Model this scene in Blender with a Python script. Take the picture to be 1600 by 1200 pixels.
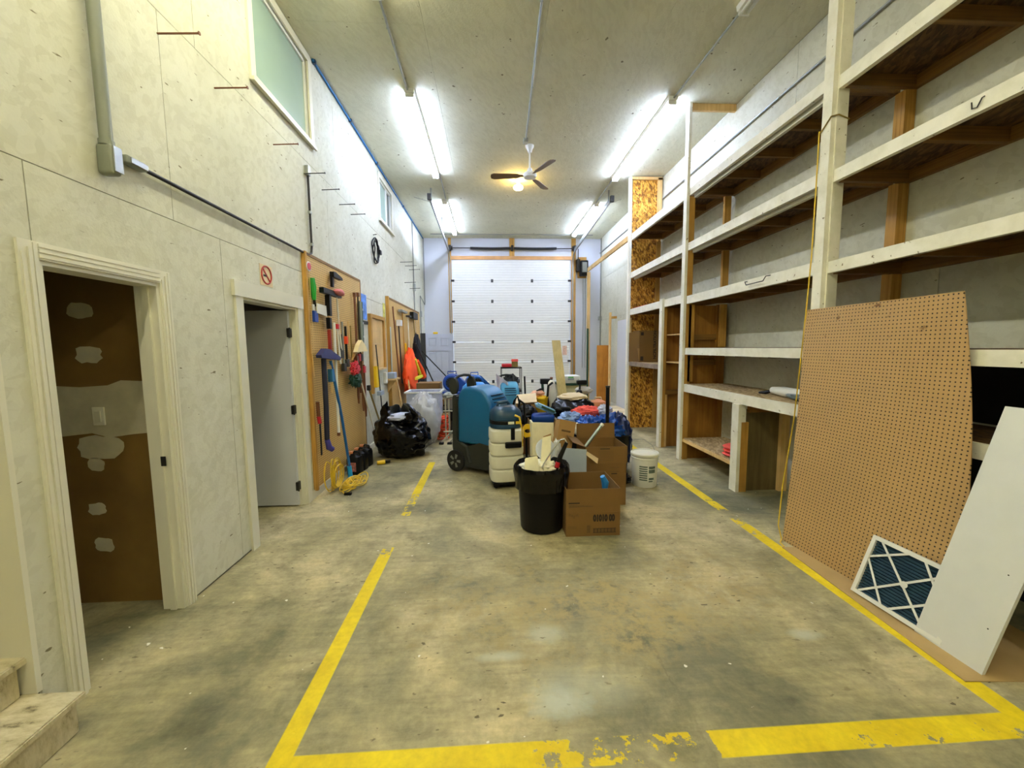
import bpy, bmesh, math, random
from mathutils import Vector, Matrix, noise
R_ = random.Random(7)
PI = math.pi
sc = bpy.context.scene
for o in list(bpy.data.objects):
    bpy.data.objects.remove(o)
C = sc.collection

# ------------------------------------------------------------ camera, world, exposure
cam = bpy.data.cameras.new('camera')
cam.sensor_width = 36.0
cam.lens = 36.0 * 615 / 1600
cam.clip_start = 0.02
camo = bpy.data.objects.new('camera', cam)
C.objects.link(camo)
yaw, pitch, roll = 0.0532729, 0.0915146, 0.0086865
F = Vector((math.sin(yaw) * math.cos(pitch), math.cos(yaw) * math.cos(pitch), -math.sin(pitch)))
Rt = Vector((math.cos(yaw), -math.sin(yaw), 0))
U = Rt.cross(F)
r2 = Rt * math.cos(roll) - U * math.sin(roll)
u2 = U * math.cos(roll) + Rt * math.sin(roll)
m3 = Matrix((r2, u2, -F)).transposed()
camo.matrix_world = Matrix.Translation((0, 0, 1.63)) @ m3.to_4x4()
sc.camera = camo

wd = bpy.data.worlds.new('world')
sc.world = wd
wd.use_nodes = True
wd.node_tree.nodes['Background'].inputs[0].default_value = (0.75, 0.85, 1, 1)
wd.node_tree.nodes['Background'].inputs[1].default_value = 0.5

sc.view_settings.view_transform = 'Standard'
sc.view_settings.look = 'None'
sc.view_settings.gamma = 1
sc.view_settings.use_curve_mapping = False
sc.view_settings.exposure = 1.75
TUBE_FAR, TUBE_NEAR, TUBE_BACK = 34.0, 25.0, 34.0      # emission of the lit fluorescent tubes
sc.cycles.max_bounces = 7
sc.cycles.diffuse_bounces = 5
sc.cycles.sample_clamp_indirect = 6

# ------------------------------------------------------------ materials
def lin(c):
    return tuple(((x / 255) / 12.92 if x / 255 <= .04045 else ((x / 255 + .055) / 1.055) ** 2.4) for x in c) + (1,)

class NT:
    def __init__(s, name):
        s.m = bpy.data.materials.new(name)
        s.m.use_nodes = True
        s.t = s.m.node_tree
        s.b = s.t.nodes['Principled BSDF']
        s.co = None
    def n(s, typ, **kw):
        x = s.t.nodes.new(typ)
        for k, v in kw.items():
            setattr(x, k, v)
        return x
    def link(s, a, b):
        s.t.links.new(a, b)
    def coord(s, scale=(1, 1, 1), rot=(0, 0, 0), loc=(0, 0, 0)):
        if s.co is None:
            s.co = s.n('ShaderNodeTexCoord')
        mp = s.n('ShaderNodeMapping')
        mp.inputs['Scale'].default_value = scale
        mp.inputs['Rotation'].default_value = rot
        mp.inputs['Location'].default_value = loc
        s.link(s.co.outputs['Object'], mp.inputs[0])
        return mp.outputs[0]
    def noise(s, vec, scale, detail=4, rough=.55, dist=0):
        x = s.n('ShaderNodeTexNoise')
        x.inputs['Scale'].default_value = scale
        x.inputs['Detail'].default_value = detail
        x.inputs['Roughness'].default_value = rough
        x.inputs['Distortion'].default_value = dist
        s.link(vec, x.inputs['Vector'])
        return x.outputs['Fac']
    def ramp(s, fac, stops, interp='LINEAR'):
        x = s.n('ShaderNodeValToRGB')
        x.color_ramp.interpolation = interp
        e = x.color_ramp.elements
        while len(e) > 1:
            e.remove(e[-1])
        e[0].position = stops[0][0]
        e[0].color = stops[0][1]
        for p, c in stops[1:]:
            k = e.new(p)
            k.color = c
        s.link(fac, x.inputs[0])
        return x.outputs[0]
    def mix(s, fac, a, b, mode='MIX'):
        x = s.n('ShaderNodeMix', data_type='RGBA', blend_type=mode)
        for inp, v in ((x.inputs[0], fac), (x.inputs[6], a), (x.inputs[7], b)):
            if isinstance(v, (int, float)):
                inp.default_value = v
            elif isinstance(v, tuple):
                inp.default_value = v
            else:
                s.link(v, inp)
        return x.outputs[2]
    def math(s, op, a, b=None, c=None):
        x = s.n('ShaderNodeMath', operation=op)
        for i, v in enumerate((a, b, c)):
            if v is None:
                continue
            if isinstance(v, (int, float)):
                x.inputs[i].default_value = v
            else:
                s.link(v, x.inputs[i])
        return x.outputs[0]
    def mrange(s, v, a, b, c=0., d=1.):
        x = s.n('ShaderNodeMapRange')
        x.clamp = True
        s.link(v, x.inputs[0])
        for i, q in zip((1, 2, 3, 4), (a, b, c, d)):
            x.inputs[i].default_value = q
        return x.outputs[0]
    def bump(s, h, strength=.3, dist=.01):
        x = s.n('ShaderNodeBump')
        x.inputs['Strength'].default_value = strength
        x.inputs['Distance'].default_value = dist
        s.link(h, x.inputs['Height'])
        s.link(x.outputs[0], s.b.inputs['Normal'])
    def base(s, c):
        if isinstance(c, tuple):
            s.b.inputs['Base Color'].default_value = c
        else:
            s.link(c, s.b.inputs['Base Color'])

def plain(name, col, rough=.6, metal=0., vary=.12, nscale=9., bump=0., bscale=40., coat=0.):
    s = NT(name)
    c = lin(col)
    if vary:
        f = s.noise(s.coord(), nscale, 3)
        d = tuple(x * (1 - vary) for x in c[:3]) + (1,)
        l = tuple(min(1, x * (1 + vary)) for x in c[:3]) + (1,)
        s.base(s.ramp(f, [(.3, d), (.7, l)]))
    else:
        s.base(c)
    s.b.inputs['Roughness'].default_value = rough
    s.b.inputs['Metallic'].default_value = metal
    if name in ('black_plastic', 'black_bag_film', 'charcoal_plastic'):
        s.b.inputs['Specular IOR Level'].default_value = .25
    if coat:
        s.b.inputs['Coat Weight'].default_value = coat
    if bump:
        s.bump(s.noise(s.coord(), bscale, 3), bump, .004)
    return s.m

def wood(name, c1, c2, axis='x', rough=.65, fine=60):
    s = NT(name)
    sc_ = {'x': (1.2, fine, fine), 'y': (fine, 1.2, fine), 'z': (fine, fine, 1.2)}[axis]
    f = s.noise(s.coord(sc_), 1.0, 4, .6, .6)
    g = s.noise(s.coord(), 3.0, 3)
    k = s.ramp(f, [(.3, lin(c1)), (.7, lin(c2))])
    d = s.ramp(g, [(.35, (.82, .8, .76, 1)), (.65, (1.08, 1.06, 1.04, 1))])
    s.base(s.mix(1.0, k, d, 'MULTIPLY'))
    s.b.inputs['Roughness'].default_value = rough
    s.bump(f, .15, .002)
    return s.m

def strand(name, cols, rough=.7, paint=None, scale=26, bump=.35, plane='yz', amount=1.0):
    """oriented strand board; with paint the strands only show as relief and a few stains"""
    s = NT(name)
    v = s.coord((1, 1, 1), (.3, .2, .5))
    d = s.n('ShaderNodeTexNoise')
    d.inputs['Scale'].default_value = 3
    s.link(v, d.inputs['Vector'])
    vm = s.n('ShaderNodeVectorMath', operation='MULTIPLY_ADD')
    s.link(d.outputs['Color'], vm.inputs[0])
    vm.inputs[1].default_value = (.12, .12, .12)
    s.link(v, vm.inputs[2])
    hs = []
    cs = []
    for k, rot in enumerate(((.4, .1, .2), (1.3, .5, 1.1))):
        mp = s.n('ShaderNodeMapping')
        mp.inputs['Rotation'].default_value = rot
        mp.inputs['Scale'].default_value = (1, .3, .45)
        s.link(vm.outputs[0], mp.inputs[0])
        vo = s.n('ShaderNodeTexVoronoi')
        vo.inputs['Scale'].default_value = scale * (1 + .4 * k)
        s.link(mp.outputs[0], vo.inputs['Vector'])
        cs.append(vo.outputs['Color'])
        hs.append(vo.outputs['Distance'])
    sep = s.n('ShaderNodeSeparateColor')
    s.link(s.mix(.5, cs[0], cs[1]), sep.inputs[0])
    if paint is None:
        s.base(s.ramp(sep.outputs[0], [(.2, lin(cols[0])), (.45, lin(cols[1])), (.6, lin(cols[2])), (.8, lin(cols[3]))]))
        s.bump(sep.outputs[1], bump, .003)
    else:
        big = s.noise(s.coord((1, 1, 1), (0, 0, 0), (3, 1, 7)), .9, 4)
        c = s.ramp(big, [(.35, lin(paint[0])), (.65, lin(paint[1]))])
        # fine strand tone and a few dark chips and nail heads
        fs = s.ramp(sep.outputs[0], [(.25, (.93, .925, .9, 1)), (.6, (1.02, 1.02, 1.02, 1))])
        c = s.mix(amount, c, s.mix(1.0, c, fs, 'MULTIPLY'))
        ch = s.noise(s.coord((14, 14, 38), (.5, .2, 0)), 1.0, 2, .4)
        chm = s.mrange(ch, .735, .76)
        c = s.mix(chm, c, lin((120, 112, 84)))
        s.base(c)
        s.bump(s.math('ADD', sep.outputs[1], s.noise(s.coord(), 60, 2)), bump, .004)
    s.b.inputs['Roughness'].default_value = rough
    return s.m

WALLC = ((199, 198, 178), (214, 213, 196))
m_wall = strand('painted_strand_wall', None, .75, WALLC, 34, .4)
m_ceil = strand('painted_strand_ceiling', None, .8, ((206, 205, 180), (218, 216, 192)), 30, .5, amount=.8)
m_back = plain('painted_back_wall', (206, 209, 216), .7, vary=.03, nscale=1.5, bump=.1)
m_core = plain('wall_core', (120, 116, 100), .9, vary=.05)
m_trimw = plain('white_trim_paint', (220, 217, 198), .5, vary=.04, nscale=2, bump=.08, bscale=12)
m_lumberw = None
def painted_lumber():
    s = NT('white_painted_lumber')
    f = s.noise(s.coord((1, 1, 1)), 5, 5, .65)
    c = s.ramp(f, [(.3, lin((224, 221, 202))), (.6, lin((243, 240, 226)))])
    sp = s.noise(s.coord((9, 9, 9), (0, 0, 0), (2, 5, 1)), 2.6, 3, .5)
    c = s.mix(s.mrange(sp, .69, .73), c, lin((132, 116, 84)))
    s.base(c)
    s.b.inputs['Roughness'].default_value = .6
    s.bump(s.noise(s.coord((40, 3, 40)), 1, 3), .12, .002)
    return s.m
m_lumberw = painted_lumber()
m_pine = wood('pine', (164, 118, 42), (208, 162, 80), 'z')
m_piney = wood('pine_lengthwise', (114, 80, 28), (150, 112, 50), 'y')
m_pinex = wood('pine_crosswise_shaded', (104, 74, 26), (140, 102, 44), 'x')  # darkened for contrast, with the joists' shade in the wood colour
m_pinelight = wood('light_pine', (208, 168, 104), (232, 200, 140), 'z')
m_pinepale = wood('pale_pine_pallet', (206, 186, 146), (232, 216, 182), 'y')
m_ply = wood('plywood_reddish', (132, 88, 26), (166, 116, 42), 'z', fine=18)
m_plydark = wood('plywood_dark', (88, 74, 40), (118, 102, 62), 'z', fine=14)
m_plyor = wood('plywood_orange', (178, 112, 26), (206, 140, 44), 'z', fine=10)
m_shelf = strand('shelf_board', ((128, 92, 52), (156, 116, 70), (176, 136, 86), (190, 152, 104)), scale=40)
m_shelfd = strand('shelf_board_shaded_brown', ((62, 42, 16), (82, 56, 24), (98, 70, 32), (112, 82, 42)), scale=40)  # darkened: shade of the shelf undersides is put into the colour
m_osb = strand('raw_strand_board', ((112, 68, 12), (180, 120, 30), (212, 154, 52), (234, 184, 84)), scale=42, bump=.4)
m_bench = strand('bench_top', ((150, 126, 88), (176, 152, 110), (188, 164, 122), (204, 182, 142)), scale=34, bump=.15)
m_card = plain('cardboard', (164, 126, 72), .85, vary=.06, nscale=3, bump=.1, bscale=30)
m_carddark = plain('cardboard_shaded_brown', (122, 90, 44), .85, vary=.06, nscale=3, bump=.1, bscale=30)  # base darkened to carry the shade on the box fronts
m_cardlight = plain('cardboard_pale', (214, 192, 152), .85, vary=.05)
m_ink = plain('print_ink', (46, 34, 20), .8, vary=0)
m_inkfaint = plain('faded_ink', (104, 78, 42), .85, vary=.1, nscale=60)
m_greymetal = plain('galvanised_steel', (160, 164, 160), .38, .7, .08, 20)
m_greypvc = plain('grey_conduit', (122, 126, 112), .5, 0, .05)
m_darkmetal = plain('dark_metal', (48, 46, 44), .5, .5, .1)
m_black = plain('black_plastic', (11, 11, 13), .42, 0, .1)
m_rubber = plain('black_rubber', (24, 24, 25), .8, 0, .1)
m_bagblack = plain('black_bag_film', (6, 6, 8), .25, 0, .1, coat=.12)
m_white = plain('white_plastic', (232, 232, 226), .45, 0, .02)
m_cream = plain('cream_plastic', (230, 227, 210), .5, 0, .04, 4)
m_paper = plain('white_paper', (238, 236, 224), .9, 0, .03)
m_foam = plain('foam_offcut', (240, 232, 200), .95, 0, .05, 12, .5, 50)
m_teal = plain('teal_shell', (16, 98, 152), .4, 0, .04, 3, .05, 60)
m_teallight = plain('light_teal_shell', (96, 170, 196), .45, 0, .04)
m_navy = plain('navy_plastic', (24, 62, 92), .33, 0, .05)
m_blue = plain('blue_plastic', (16, 66, 156), .38, 0, .06)
m_bluelt = plain('light_blue_plastic', (44, 138, 220), .4, 0, .05)
m_charcoal = plain('charcoal_plastic', (50, 52, 49), .65, 0, .08, 6, .1)
m_grey = plain('grey_plastic', (128, 130, 124), .6, 0, .06)
m_greydark = plain('dark_grey_plastic', (54, 56, 54), .6, 0, .06)
m_red = plain('red_plastic', (196, 26, 44), .45, 0, .05)
m_pink = plain('coral_fabric', (238, 92, 82), .9, 0, .08)
m_orange = plain('orange_cable', (244, 82, 34), .55, 0, .08)
m_hivis = plain('hi_vis_orange', (255, 84, 18), .85, 0, .08)
m_hivisy = plain('hi_vis_yellow', (226, 220, 50), .7, 0, .05)
m_yellow = plain('yellow_cord', (216, 180, 42), .5, 0, .12)
m_yelbr = plain('bright_yellow_plastic', (244, 200, 20), .45, 0, .05)
m_tarp = plain('blue_film', (24, 76, 164), .25, 0, .5, 6, .3, 14)
m_tarpd = plain('dark_blue_film', (14, 34, 84), .4, 0, .4, 6)
m_lilac = plain('pale_blue_cloth', (148, 174, 220), .85, 0, .3, 8)
m_denim = plain('pale_fabric', (190, 196, 216), .9, 0, .2, 9)
m_green = plain('green_plastic', (30, 160, 50), .45, 0, .1)
m_dkgreen = plain('dark_green', (34, 74, 52), .6, 0, .1)
m_brownh = plain('brown_varnished_wood', (112, 66, 34), .5, 0, .15)
m_tan = plain('terracotta_plastic', (206, 130, 82), .6, 0, .05)
m_steelgear = plain('grey_painted_steel', (136, 132, 120), .5, .2, .06)
m_greyblue = plain('blue_grey_corrugated', (158, 170, 186), .7, 0, .04)
m_bluetape = plain('blue_tape', (26, 106, 160), .6, 0, .1)
m_oldstair = None
m_olive = plain('olive_wood_handle', (140, 120, 56), .6, 0, .15)
m_black_fab = plain('black_fabric', (16, 16, 20), .9, 0, .2)
m_chrome = plain('chrome', (200, 200, 200), .2, 1, .02)
m_gap = plain('dark_gap', (30, 28, 22), .9, 0, 0)

def stair_mat():
    s = NT('scuffed_stair_paint')
    f = s.noise(s.coord((1.4, 4, 1.4)), 5, 6, .7)
    s.base(s.ramp(f, [(.34, lin((96, 86, 62))), (.43, lin((176, 164, 130))), (.6, lin((204, 194, 162)))]))
    s.b.inputs['Roughness'].default_value = .75
    s.bump(f, .3, .004)
    return s.m
m_oldstair = stair_mat()

def drywall_brown():
    s = NT('bare_brown_board')
    f = s.noise(s.coord(), 2.2, 4)
    s.base(s.ramp(f, [(.3, lin((108, 80, 30))), (.7, lin((130, 100, 42)))]))
    s.b.inputs['Roughness'].default_value = .9
    return s.m
m_drybrown = drywall_brown()
m_plaster = plain('joint_compound', (196, 188, 158), .9, 0, .12, 8)

def pegmat(name, col, hole, pitch=.0254, rad=.0036, stain=True, plane='yz'):
    s = NT(name)
    if s.co is None:
        s.co = s.n('ShaderNodeTexCoord')
    sp = s.n('ShaderNodeSeparateXYZ')
    s.link(s.co.outputs['Object'], sp.inputs[0])
    a, b = {'yz': (sp.outputs[1], sp.outputs[2]), 'xz': (sp.outputs[0], sp.outputs[2])}[plane]
    def cell(v):
        x = s.math('DIVIDE', v, pitch)
        x = s.math('FRACT', x)
        x = s.math('SUBTRACT', x, .5)
        return s.math('MULTIPLY', x, x)
    d = s.math('SQRT', s.math('ADD', cell(a), cell(b)))
    hole_m = s.mrange(d, rad / pitch * .85, rad / pitch * 1.15, 1, 0)
    f = s.noise(s.coord((1, 1, 1)), 2.4, 4, .6)
    c = s.ramp(f, [(.3, tuple(x * .9 for x in lin(col)[:3]) + (1,)), (.7, lin(col))])
    if stain:
        g = s.noise(s.coord((1, 6, 9), (0, 0, 0), (1, 2, 3)), 1.6, 4, .6)
        z = s.mrange(sp.outputs[2], 1.45, 1.8)
        c = s.mix(s.math('MULTIPLY', s.mrange(g, .63, .68), z), c, lin((120, 84, 40)))
    s.base(s.mix(hole_m, c, lin(hole)))
    s.b.inputs['Roughness'].default_value = .6
    s.bump(s.math('SUBTRACT', 1., hole_m), .4, .003)
    return s.m
m_peg = pegmat('pegboard_tan', (186, 150, 96), (40, 26, 10), rad=.0046)
m_peglight = pegmat('pegboard_pale', (214, 176, 102), (120, 84, 34), rad=.006, stain=False)

def floor_mat():
    s = NT('concrete_floor')
    s.co = s.n('ShaderNodeTexCoord')
    sp = s.n('ShaderNodeSeparateXYZ')
    s.link(s.co.outputs['Object'], sp.inputs[0])
    X, Y = sp.outputs[0], sp.outputs[1]
    big = s.noise(s.coord(), .9, 6, .62, .4)
    med = s.noise(s.coord((1, 1, 1), (0, 0, 0), (5, 3, 0)), 3.4, 7, .68, .3)
    fine = s.noise(s.coord(), 30, 8, .75)
    c = s.ramp(big, [(.36, lin((112, 109, 84))), (.48, lin((150, 142, 108))), (.6, lin((182, 170, 135)))])
    c2 = s.ramp(med, [(.34, (.62, .63, .58, 1)), (.5, (.98, .98, .96, 1)), (.66, (1.22, 1.19, 1.1, 1))])
    c = s.mix(1., c, c2, 'MULTIPLY')
    c = s.mix(1., c, s.ramp(fine, [(.35, (.86, .86, .85, 1)), (.65, (1.12, 1.12, 1.12, 1))]), 'MULTIPLY')
    stk = s.noise(s.coord((3, 26, 1), (0, 0, .7), (1, 1, 0)), 1., 5, .65, .5)
    c = s.mix(1., c, s.ramp(stk, [(.32, (.86, .86, .84, 1)), (.5, (1, 1, 1, 1)), (.68, (1.12, 1.11, 1.08, 1))]), 'MULTIPLY')
    brk = s.noise(s.coord((1, 1, 1), (0, 0, 0), (11, 2, 0)), 11, 6, .7)
    # tan worn surface patches in the middle and pale scrubbed patches
    def blob(cx, cy, rx, ry, k0=.25, k1=1.1, warp=1.6):
        dx = s.math('DIVIDE', s.math('SUBTRACT', X, cx), rx)
        dy = s.math('DIVIDE', s.math('SUBTRACT', Y, cy), ry)
        d = s.math('SQRT', s.math('ADD', s.math('MULTIPLY', dx, dx), s.math('MULTIPLY', dy, dy)))
        d = s.math('ADD', d, s.math('MULTIPLY', s.math('SUBTRACT', med, .5), warp * 2))
        return s.mrange(d, k0, k1, 1, 0)
    for cx, cy, rx, ry, w in ((.85, 2.25, .62, .42, .75), (.15, 2.35, .5, .45, .5), (1.5, 2.6, .5, .5, .4), (-.45, 2.6, .4, .5, .2)):
        c = s.mix(s.math('MULTIPLY', s.math('MULTIPLY', blob(cx, cy, rx, ry, .3, 1.2), w), s.mrange(brk, .40, .56)), c, lin((172, 152, 98)))
    for cx, cy, rx, ry, w in ((.27, 1.66, .16, .1, .8), (.3, 2.1, .14, .1, .5), (.02, 1.95, .14, .04, .5), (.42, 1.75, .3, .14, .35), (1.75, 2.0, .1, .05, .6)):
        c = s.mix(s.math('MULTIPLY', blob(cx, cy, rx, ry, .3, 1.1, 1.0), w), c, lin((186, 190, 174)))
    # small pale specks, dark pits
    sk = s.noise(s.coord(), 21, 2, .4)
    c = s.mix(s.mrange(sk, .755, .775), c, lin((226, 222, 208)))
    pits = s.noise(s.coord((1, 2.2, 1), (0, 0, 0), (9, 4, 0)), 17, 3, .5)
    pitm = s.math('MULTIPLY', s.mrange(pits, .66, .7), s.mrange(big, .44, .54))
    c = s.mix(pitm, c, lin((96, 86, 58)))
    # a crack along the right half
    wob = s.math('ADD', X, s.math('MULTIPLY', s.math('SUBTRACT', med, .5), .25))
    crack = s.math('ABSOLUTE', s.math('SUBTRACT', wob, .86))
    crm = s.math('MULTIPLY', s.mrange(crack, .004, .012, 1, 0), s.mrange(Y, 2.2, 2.35, 1, 0))
    c = s.mix(s.math('MULTIPLY', crm, s.mrange(med, .42, .6, .0, .6)), c, lin((84, 74, 50)))
    # worn yellow stripes
    wn = s.noise(s.coord((1, 1, 1), (0, 0, 0), (2, 2, 0)), 9, 8, .72)
    wn2 = s.noise(s.coord((1, 1, 1), (0, 0, 0), (4, 1, 0)), 30, 5, .6)
    wear = s.math('ADD', s.math('MULTIPLY', wn, .7), s.math('MULTIPLY', wn2, .3))
    def cover(v, vmin, vmax, pts):
        st = [((p - vmin) / (vmax - vmin), (q, q, q, 1)) for p, q in pts]
        return s.ramp(s.mrange(v, vmin, vmax), st)
    def band(v, a, b, e=.003):
        return s.math('MULTIPLY', s.mrange(v, a - e, a + e), s.mrange(v, b - e, b + e, 1, 0))
    def stripe(mask, cov):
        k = s.math('SUBTRACT', s.math('MULTIPLY_ADD', cov, .62, .21), wear)
        return s.math('MULTIPLY', mask, s.mrange(k, -.006, .012))
    left = stripe(s.math('MULTIPLY', band(X, -.905, -.815), s.mrange(Y, 1.37, 1.375)),
                  cover(Y, 1.3, 12, [(1.3, 1), (2.9, 1), (3.0, .6), (3.16, .42), (3.24, 0), (3.7, 0), (3.76, .44), (4.3, .47), (4.6, .75), (5.55, .8), (5.66, 0), (12, 0)]))
    front = stripe(s.math('MULTIPLY', band(Y, 1.375, 1.488), band(X, -.9, 2.6)),
                   cover(X, -1, 2.7, [(-1, .95), (-.86, .62), (-.8, .9), (-.1, .95), (.1, .8), (.2, .52), (.35, .42), (.8, .44), (.87, .1), (.93, .98), (1.3, .9), (1.5, .6), (1.9, .66), (2.3, .55), (2.7, .6)]))
    right = stripe(s.math('MULTIPLY', band(X, 2.24, 2.345), s.mrange(Y, 1.37, 1.375)),
                   cover(Y, 1.3, 12, [(1.3, .9), (2.2, .85), (3.0, .62), (3.4, .55), (3.55, .2), (3.7, .5), (3.95, .55), (4.1, .9), (7.5, .85), (12, .8)]))
    st = s.math('MAXIMUM', s.math('MAXIMUM', left, front), right)
    yel = s.ramp(s.math('MULTIPLY_ADD', med, 1., s.math('MULTIPLY', fine, .0)), [(.35, lin((214, 184, 0))), (.65, lin((238, 212, 6)))])
    yel = s.mix(1., yel, s.ramp(wn2, [(.3, (.86, .86, .86, 1)), (.6, (1, 1, 1, 1))]), 'MULTIPLY')
    c = s.mix(st, c, yel)
    s.base(c)
    r = s.ramp(big, [(.3, (.58, .58, .58, 1)), (.7, (.8, .8, .8, 1))])
    s.link(r, s.b.inputs['Roughness'])
    h = s.math('ADD', s.math('MULTIPLY', med, .6), s.math('ADD', s.math('MULTIPLY', pitm, -.5), s.math('MULTIPLY', st, .25)))
    s.bump(h, .5, .008)
    return s.m
m_floor = floor_mat()

def emis(name, col, strength):
    s = NT(name)
    s.base(lin(col))
    s.b.inputs['Emission Color'].default_value = lin(col)
    s.b.inputs['Emission Strength'].default_value = strength
    return s.m
m_tubefar = emis('lit_tube_cool', (206, 220, 255), TUBE_FAR)
m_tubenear = emis('lit_tube_warm', (252, 250, 220), TUBE_NEAR)
m_tubeback = emis('lit_tube_neutral', (253, 248, 218), TUBE_BACK)
m_tubeoff = plain('unlit_tube', (214, 216, 210), .3, 0, 0)
m_bulb = emis('lit_bulb', (255, 214, 120), 30)

def glass(name, col, rough=.05, alpha=.35):
    s = NT(name)
    s.base(lin(col))
    s.b.inputs['Roughness'].default_value = rough
    s.b.inputs['Transmission Weight'].default_value = 0
    s.b.inputs['Alpha'].default_value = alpha
    return s.m
m_film = glass('clear_film', (228, 230, 236), .25, .55)
m_pane = plain('window_pane', (150, 172, 160), .08, 0, .04, 1.5)
m_panedk = plain('window_pane_dark', (78, 92, 84), .08, 0, .04)
m_filter = plain('blue_filter_pleat', (22, 58, 78), .8, 0, .15, 20)

# ------------------------------------------------------------ mesh helpers
ROOT = {}
def setp(o, label=None, cat=None, group=None, kind=None):
    if label: o['label'] = label
    if cat: o['category'] = cat
    if group: o['group'] = group
    if kind: o['kind'] = kind
    return o
def thing(name, label, cat, loc=(0, 0, 0), rz=0, group=None, kind=None):
    o = bpy.data.objects.new(name, None)
    o.empty_display_size = .1
    C.objects.link(o)
    o.location = loc
    o.rotation_euler = (0, 0, rz)
    ROOT[o.name] = Matrix.Translation(loc) @ Matrix.Rotation(rz, 4, 'Z')
    return setp(o, label, cat, group, kind)
def build(name, bm, mat, parent=None, local=False, smooth=False, label=None, cat=None, group=None, kind=None, base=None):
    """one bmesh -> one mesh object.  World coordinates unless local; a top-level mesh gets its origin at its base."""
    mats = mat if isinstance(mat, (list, tuple)) else [mat]
    if parent is not None:
        M = ROOT[parent.name]
        if not local:
            bm.transform(M.inverted())
    else:
        if base is None and not local:
            vs = [v.co for v in bm.verts]
            base = Vector(((min(v.x for v in vs) + max(v.x for v in vs)) / 2, (min(v.y for v in vs) + max(v.y for v in vs)) / 2, min(v.z for v in vs)))
        base = Vector(base or (0, 0, 0))
        if not local:
            bm.transform(Matrix.Translation(-base))
        M = Matrix.Translation(base)
    bmesh.ops.recalc_face_normals(bm, faces=bm.faces[:])
    me = bpy.data.meshes.new(name)
    bm.to_mesh(me)
    bm.free()
    for m in mats:
        me.materials.append(m)
    if smooth:
        me.shade_smooth()
        try:
            me.set_sharp_from_angle(angle=math.radians(40))
        except Exception:
            pass
    o = bpy.data.objects.new(name, me)
    C.objects.link(o)
    if parent is not None:
        o.parent = parent
        ROOT[o.name] = M
    else:
        o.location = base
        ROOT[o.name] = M
    return setp(o, label, cat, group, kind)
def BM():
    return bmesh.new()
def box(bm, x0, x1, y0, y1, z0, z1, mi=0):
    vs = [bm.verts.new(p) for p in ((x0, y0, z0), (x1, y0, z0), (x1, y1, z0), (x0, y1, z0), (x0, y0, z1), (x1, y0, z1), (x1, y1, z1), (x0, y1, z1))]
    for f in ((3, 2, 1, 0), (4, 5, 6, 7), (0, 1, 5, 4), (1, 2, 6, 5), (2, 3, 7, 6), (3, 0, 4, 7)):
        bm.faces.new([vs[i] for i in f]).material_index = mi
    return vs
def xbox(x0, x1, y0, y1, z0, z1, bev=0, seg=2):
    bm = BM()
    box(bm, x0, x1, y0, y1, z0, z1)
    if bev:
        bmesh.ops.bevel(bm, geom=bm.edges[:], offset=bev, segments=seg, affect='EDGES', profile=.5)
    return bm
def beam(bm, p, q, w, h, up=(0, 0, 1), mi=0):
    """rectangular bar from p to q, w across, h along 'up'"""
    p, q = Vector(p), Vector(q)
    d = (q - p).normalized()
    s = d.cross(Vector(up))
    if s.length < 1e-4:
        s = d.cross(Vector((0, 1, 0)))
    s.normalize()
    u = s.cross(d).normalized()
    vs = []
    for e in (p, q):
        for a, b in ((-1, -1), (1, -1), (1, 1), (-1, 1)):
            vs.append(bm.verts.new(e + s * a * w / 2 + u * b * h / 2))
    for f in ((3, 2, 1, 0), (4, 5, 6, 7), (0, 1, 5, 4), (1, 2, 6, 5), (2, 3, 7, 6), (3, 0, 4, 7)):
        bm.faces.new([vs[i] for i in f]).material_index = mi
def tube(bm, pts, r, seg=8, mi=0, closed=False):
    pts = [Vector(p) for p in pts]
    n = len(pts)
    rings = []
    ref = None
    for i, p in enumerate(pts):
        a = pts[(i - 1) % n] if (closed or i > 0) else p
        b = pts[(i + 1) % n] if (closed or i < n - 1) else p
        d = (b - a)
        d = d.normalized() if d.length > 1e-9 else Vector((0, 0, 1))
        if ref is None:
            ref = d.orthogonal().normalized()
        ref = (ref - d * ref.dot(d))
        ref = ref.normalized() if ref.length > 1e-6 else d.orthogonal().normalized()
        s = d.cross(ref)
        rr = r[i] if isinstance(r, (list, tuple)) else r
        rings.append([bm.verts.new(p + (ref * math.cos(2 * PI * k / seg) + s * math.sin(2 * PI * k / seg)) * rr) for k in range(seg)])
    for i in range(n if closed else n - 1):
        A, B = rings[i], rings[(i + 1) % n]
        for k in range(seg):
            bm.faces.new((A[k], A[(k + 1) % seg], B[(k + 1) % seg], B[k])).material_index = mi
    if not closed:
        bm.faces.new(rings[0][::-1]).material_index = mi
        bm.faces.new(rings[-1]).material_index = mi
def lathe(bm, prof, seg=24, c=(0, 0, 0), axis='z', n=2.0, sx=1., sy=1., mi=0, wob=None, cap=True):
    """profile of (radius, height); n>2 gives a rounded square section"""
    rings = []
    for r, h in prof:
        ring = []
        for k in range(seg):
            a = 2 * PI * k / seg
            ca, sa = math.cos(a), math.sin(a)
            q = (abs(ca) ** n + abs(sa) ** n) ** (-1 / n)
            rr = r * q
            if wob:
                rr = wob(rr, a, h)
            x, y = ca * rr * sx, sa * rr * sy
            p = {'z': (x, y, h), 'y': (x, h, y), 'x': (h, x, y)}[axis]
            ring.append(bm.verts.new((c[0] + p[0], c[1] + p[1], c[2] + p[2])))
        rings.append(ring)
    for A, B in zip(rings, rings[1:]):
        for k in range(seg):
            bm.faces.new((A[k], A[(k + 1) % seg], B[(k + 1) % seg], B[k])).material_index = mi
    if cap:
        bm.faces.new(rings[0][::-1]).material_index = mi
        bm.faces.new(rings[-1]).material_index = mi
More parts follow.
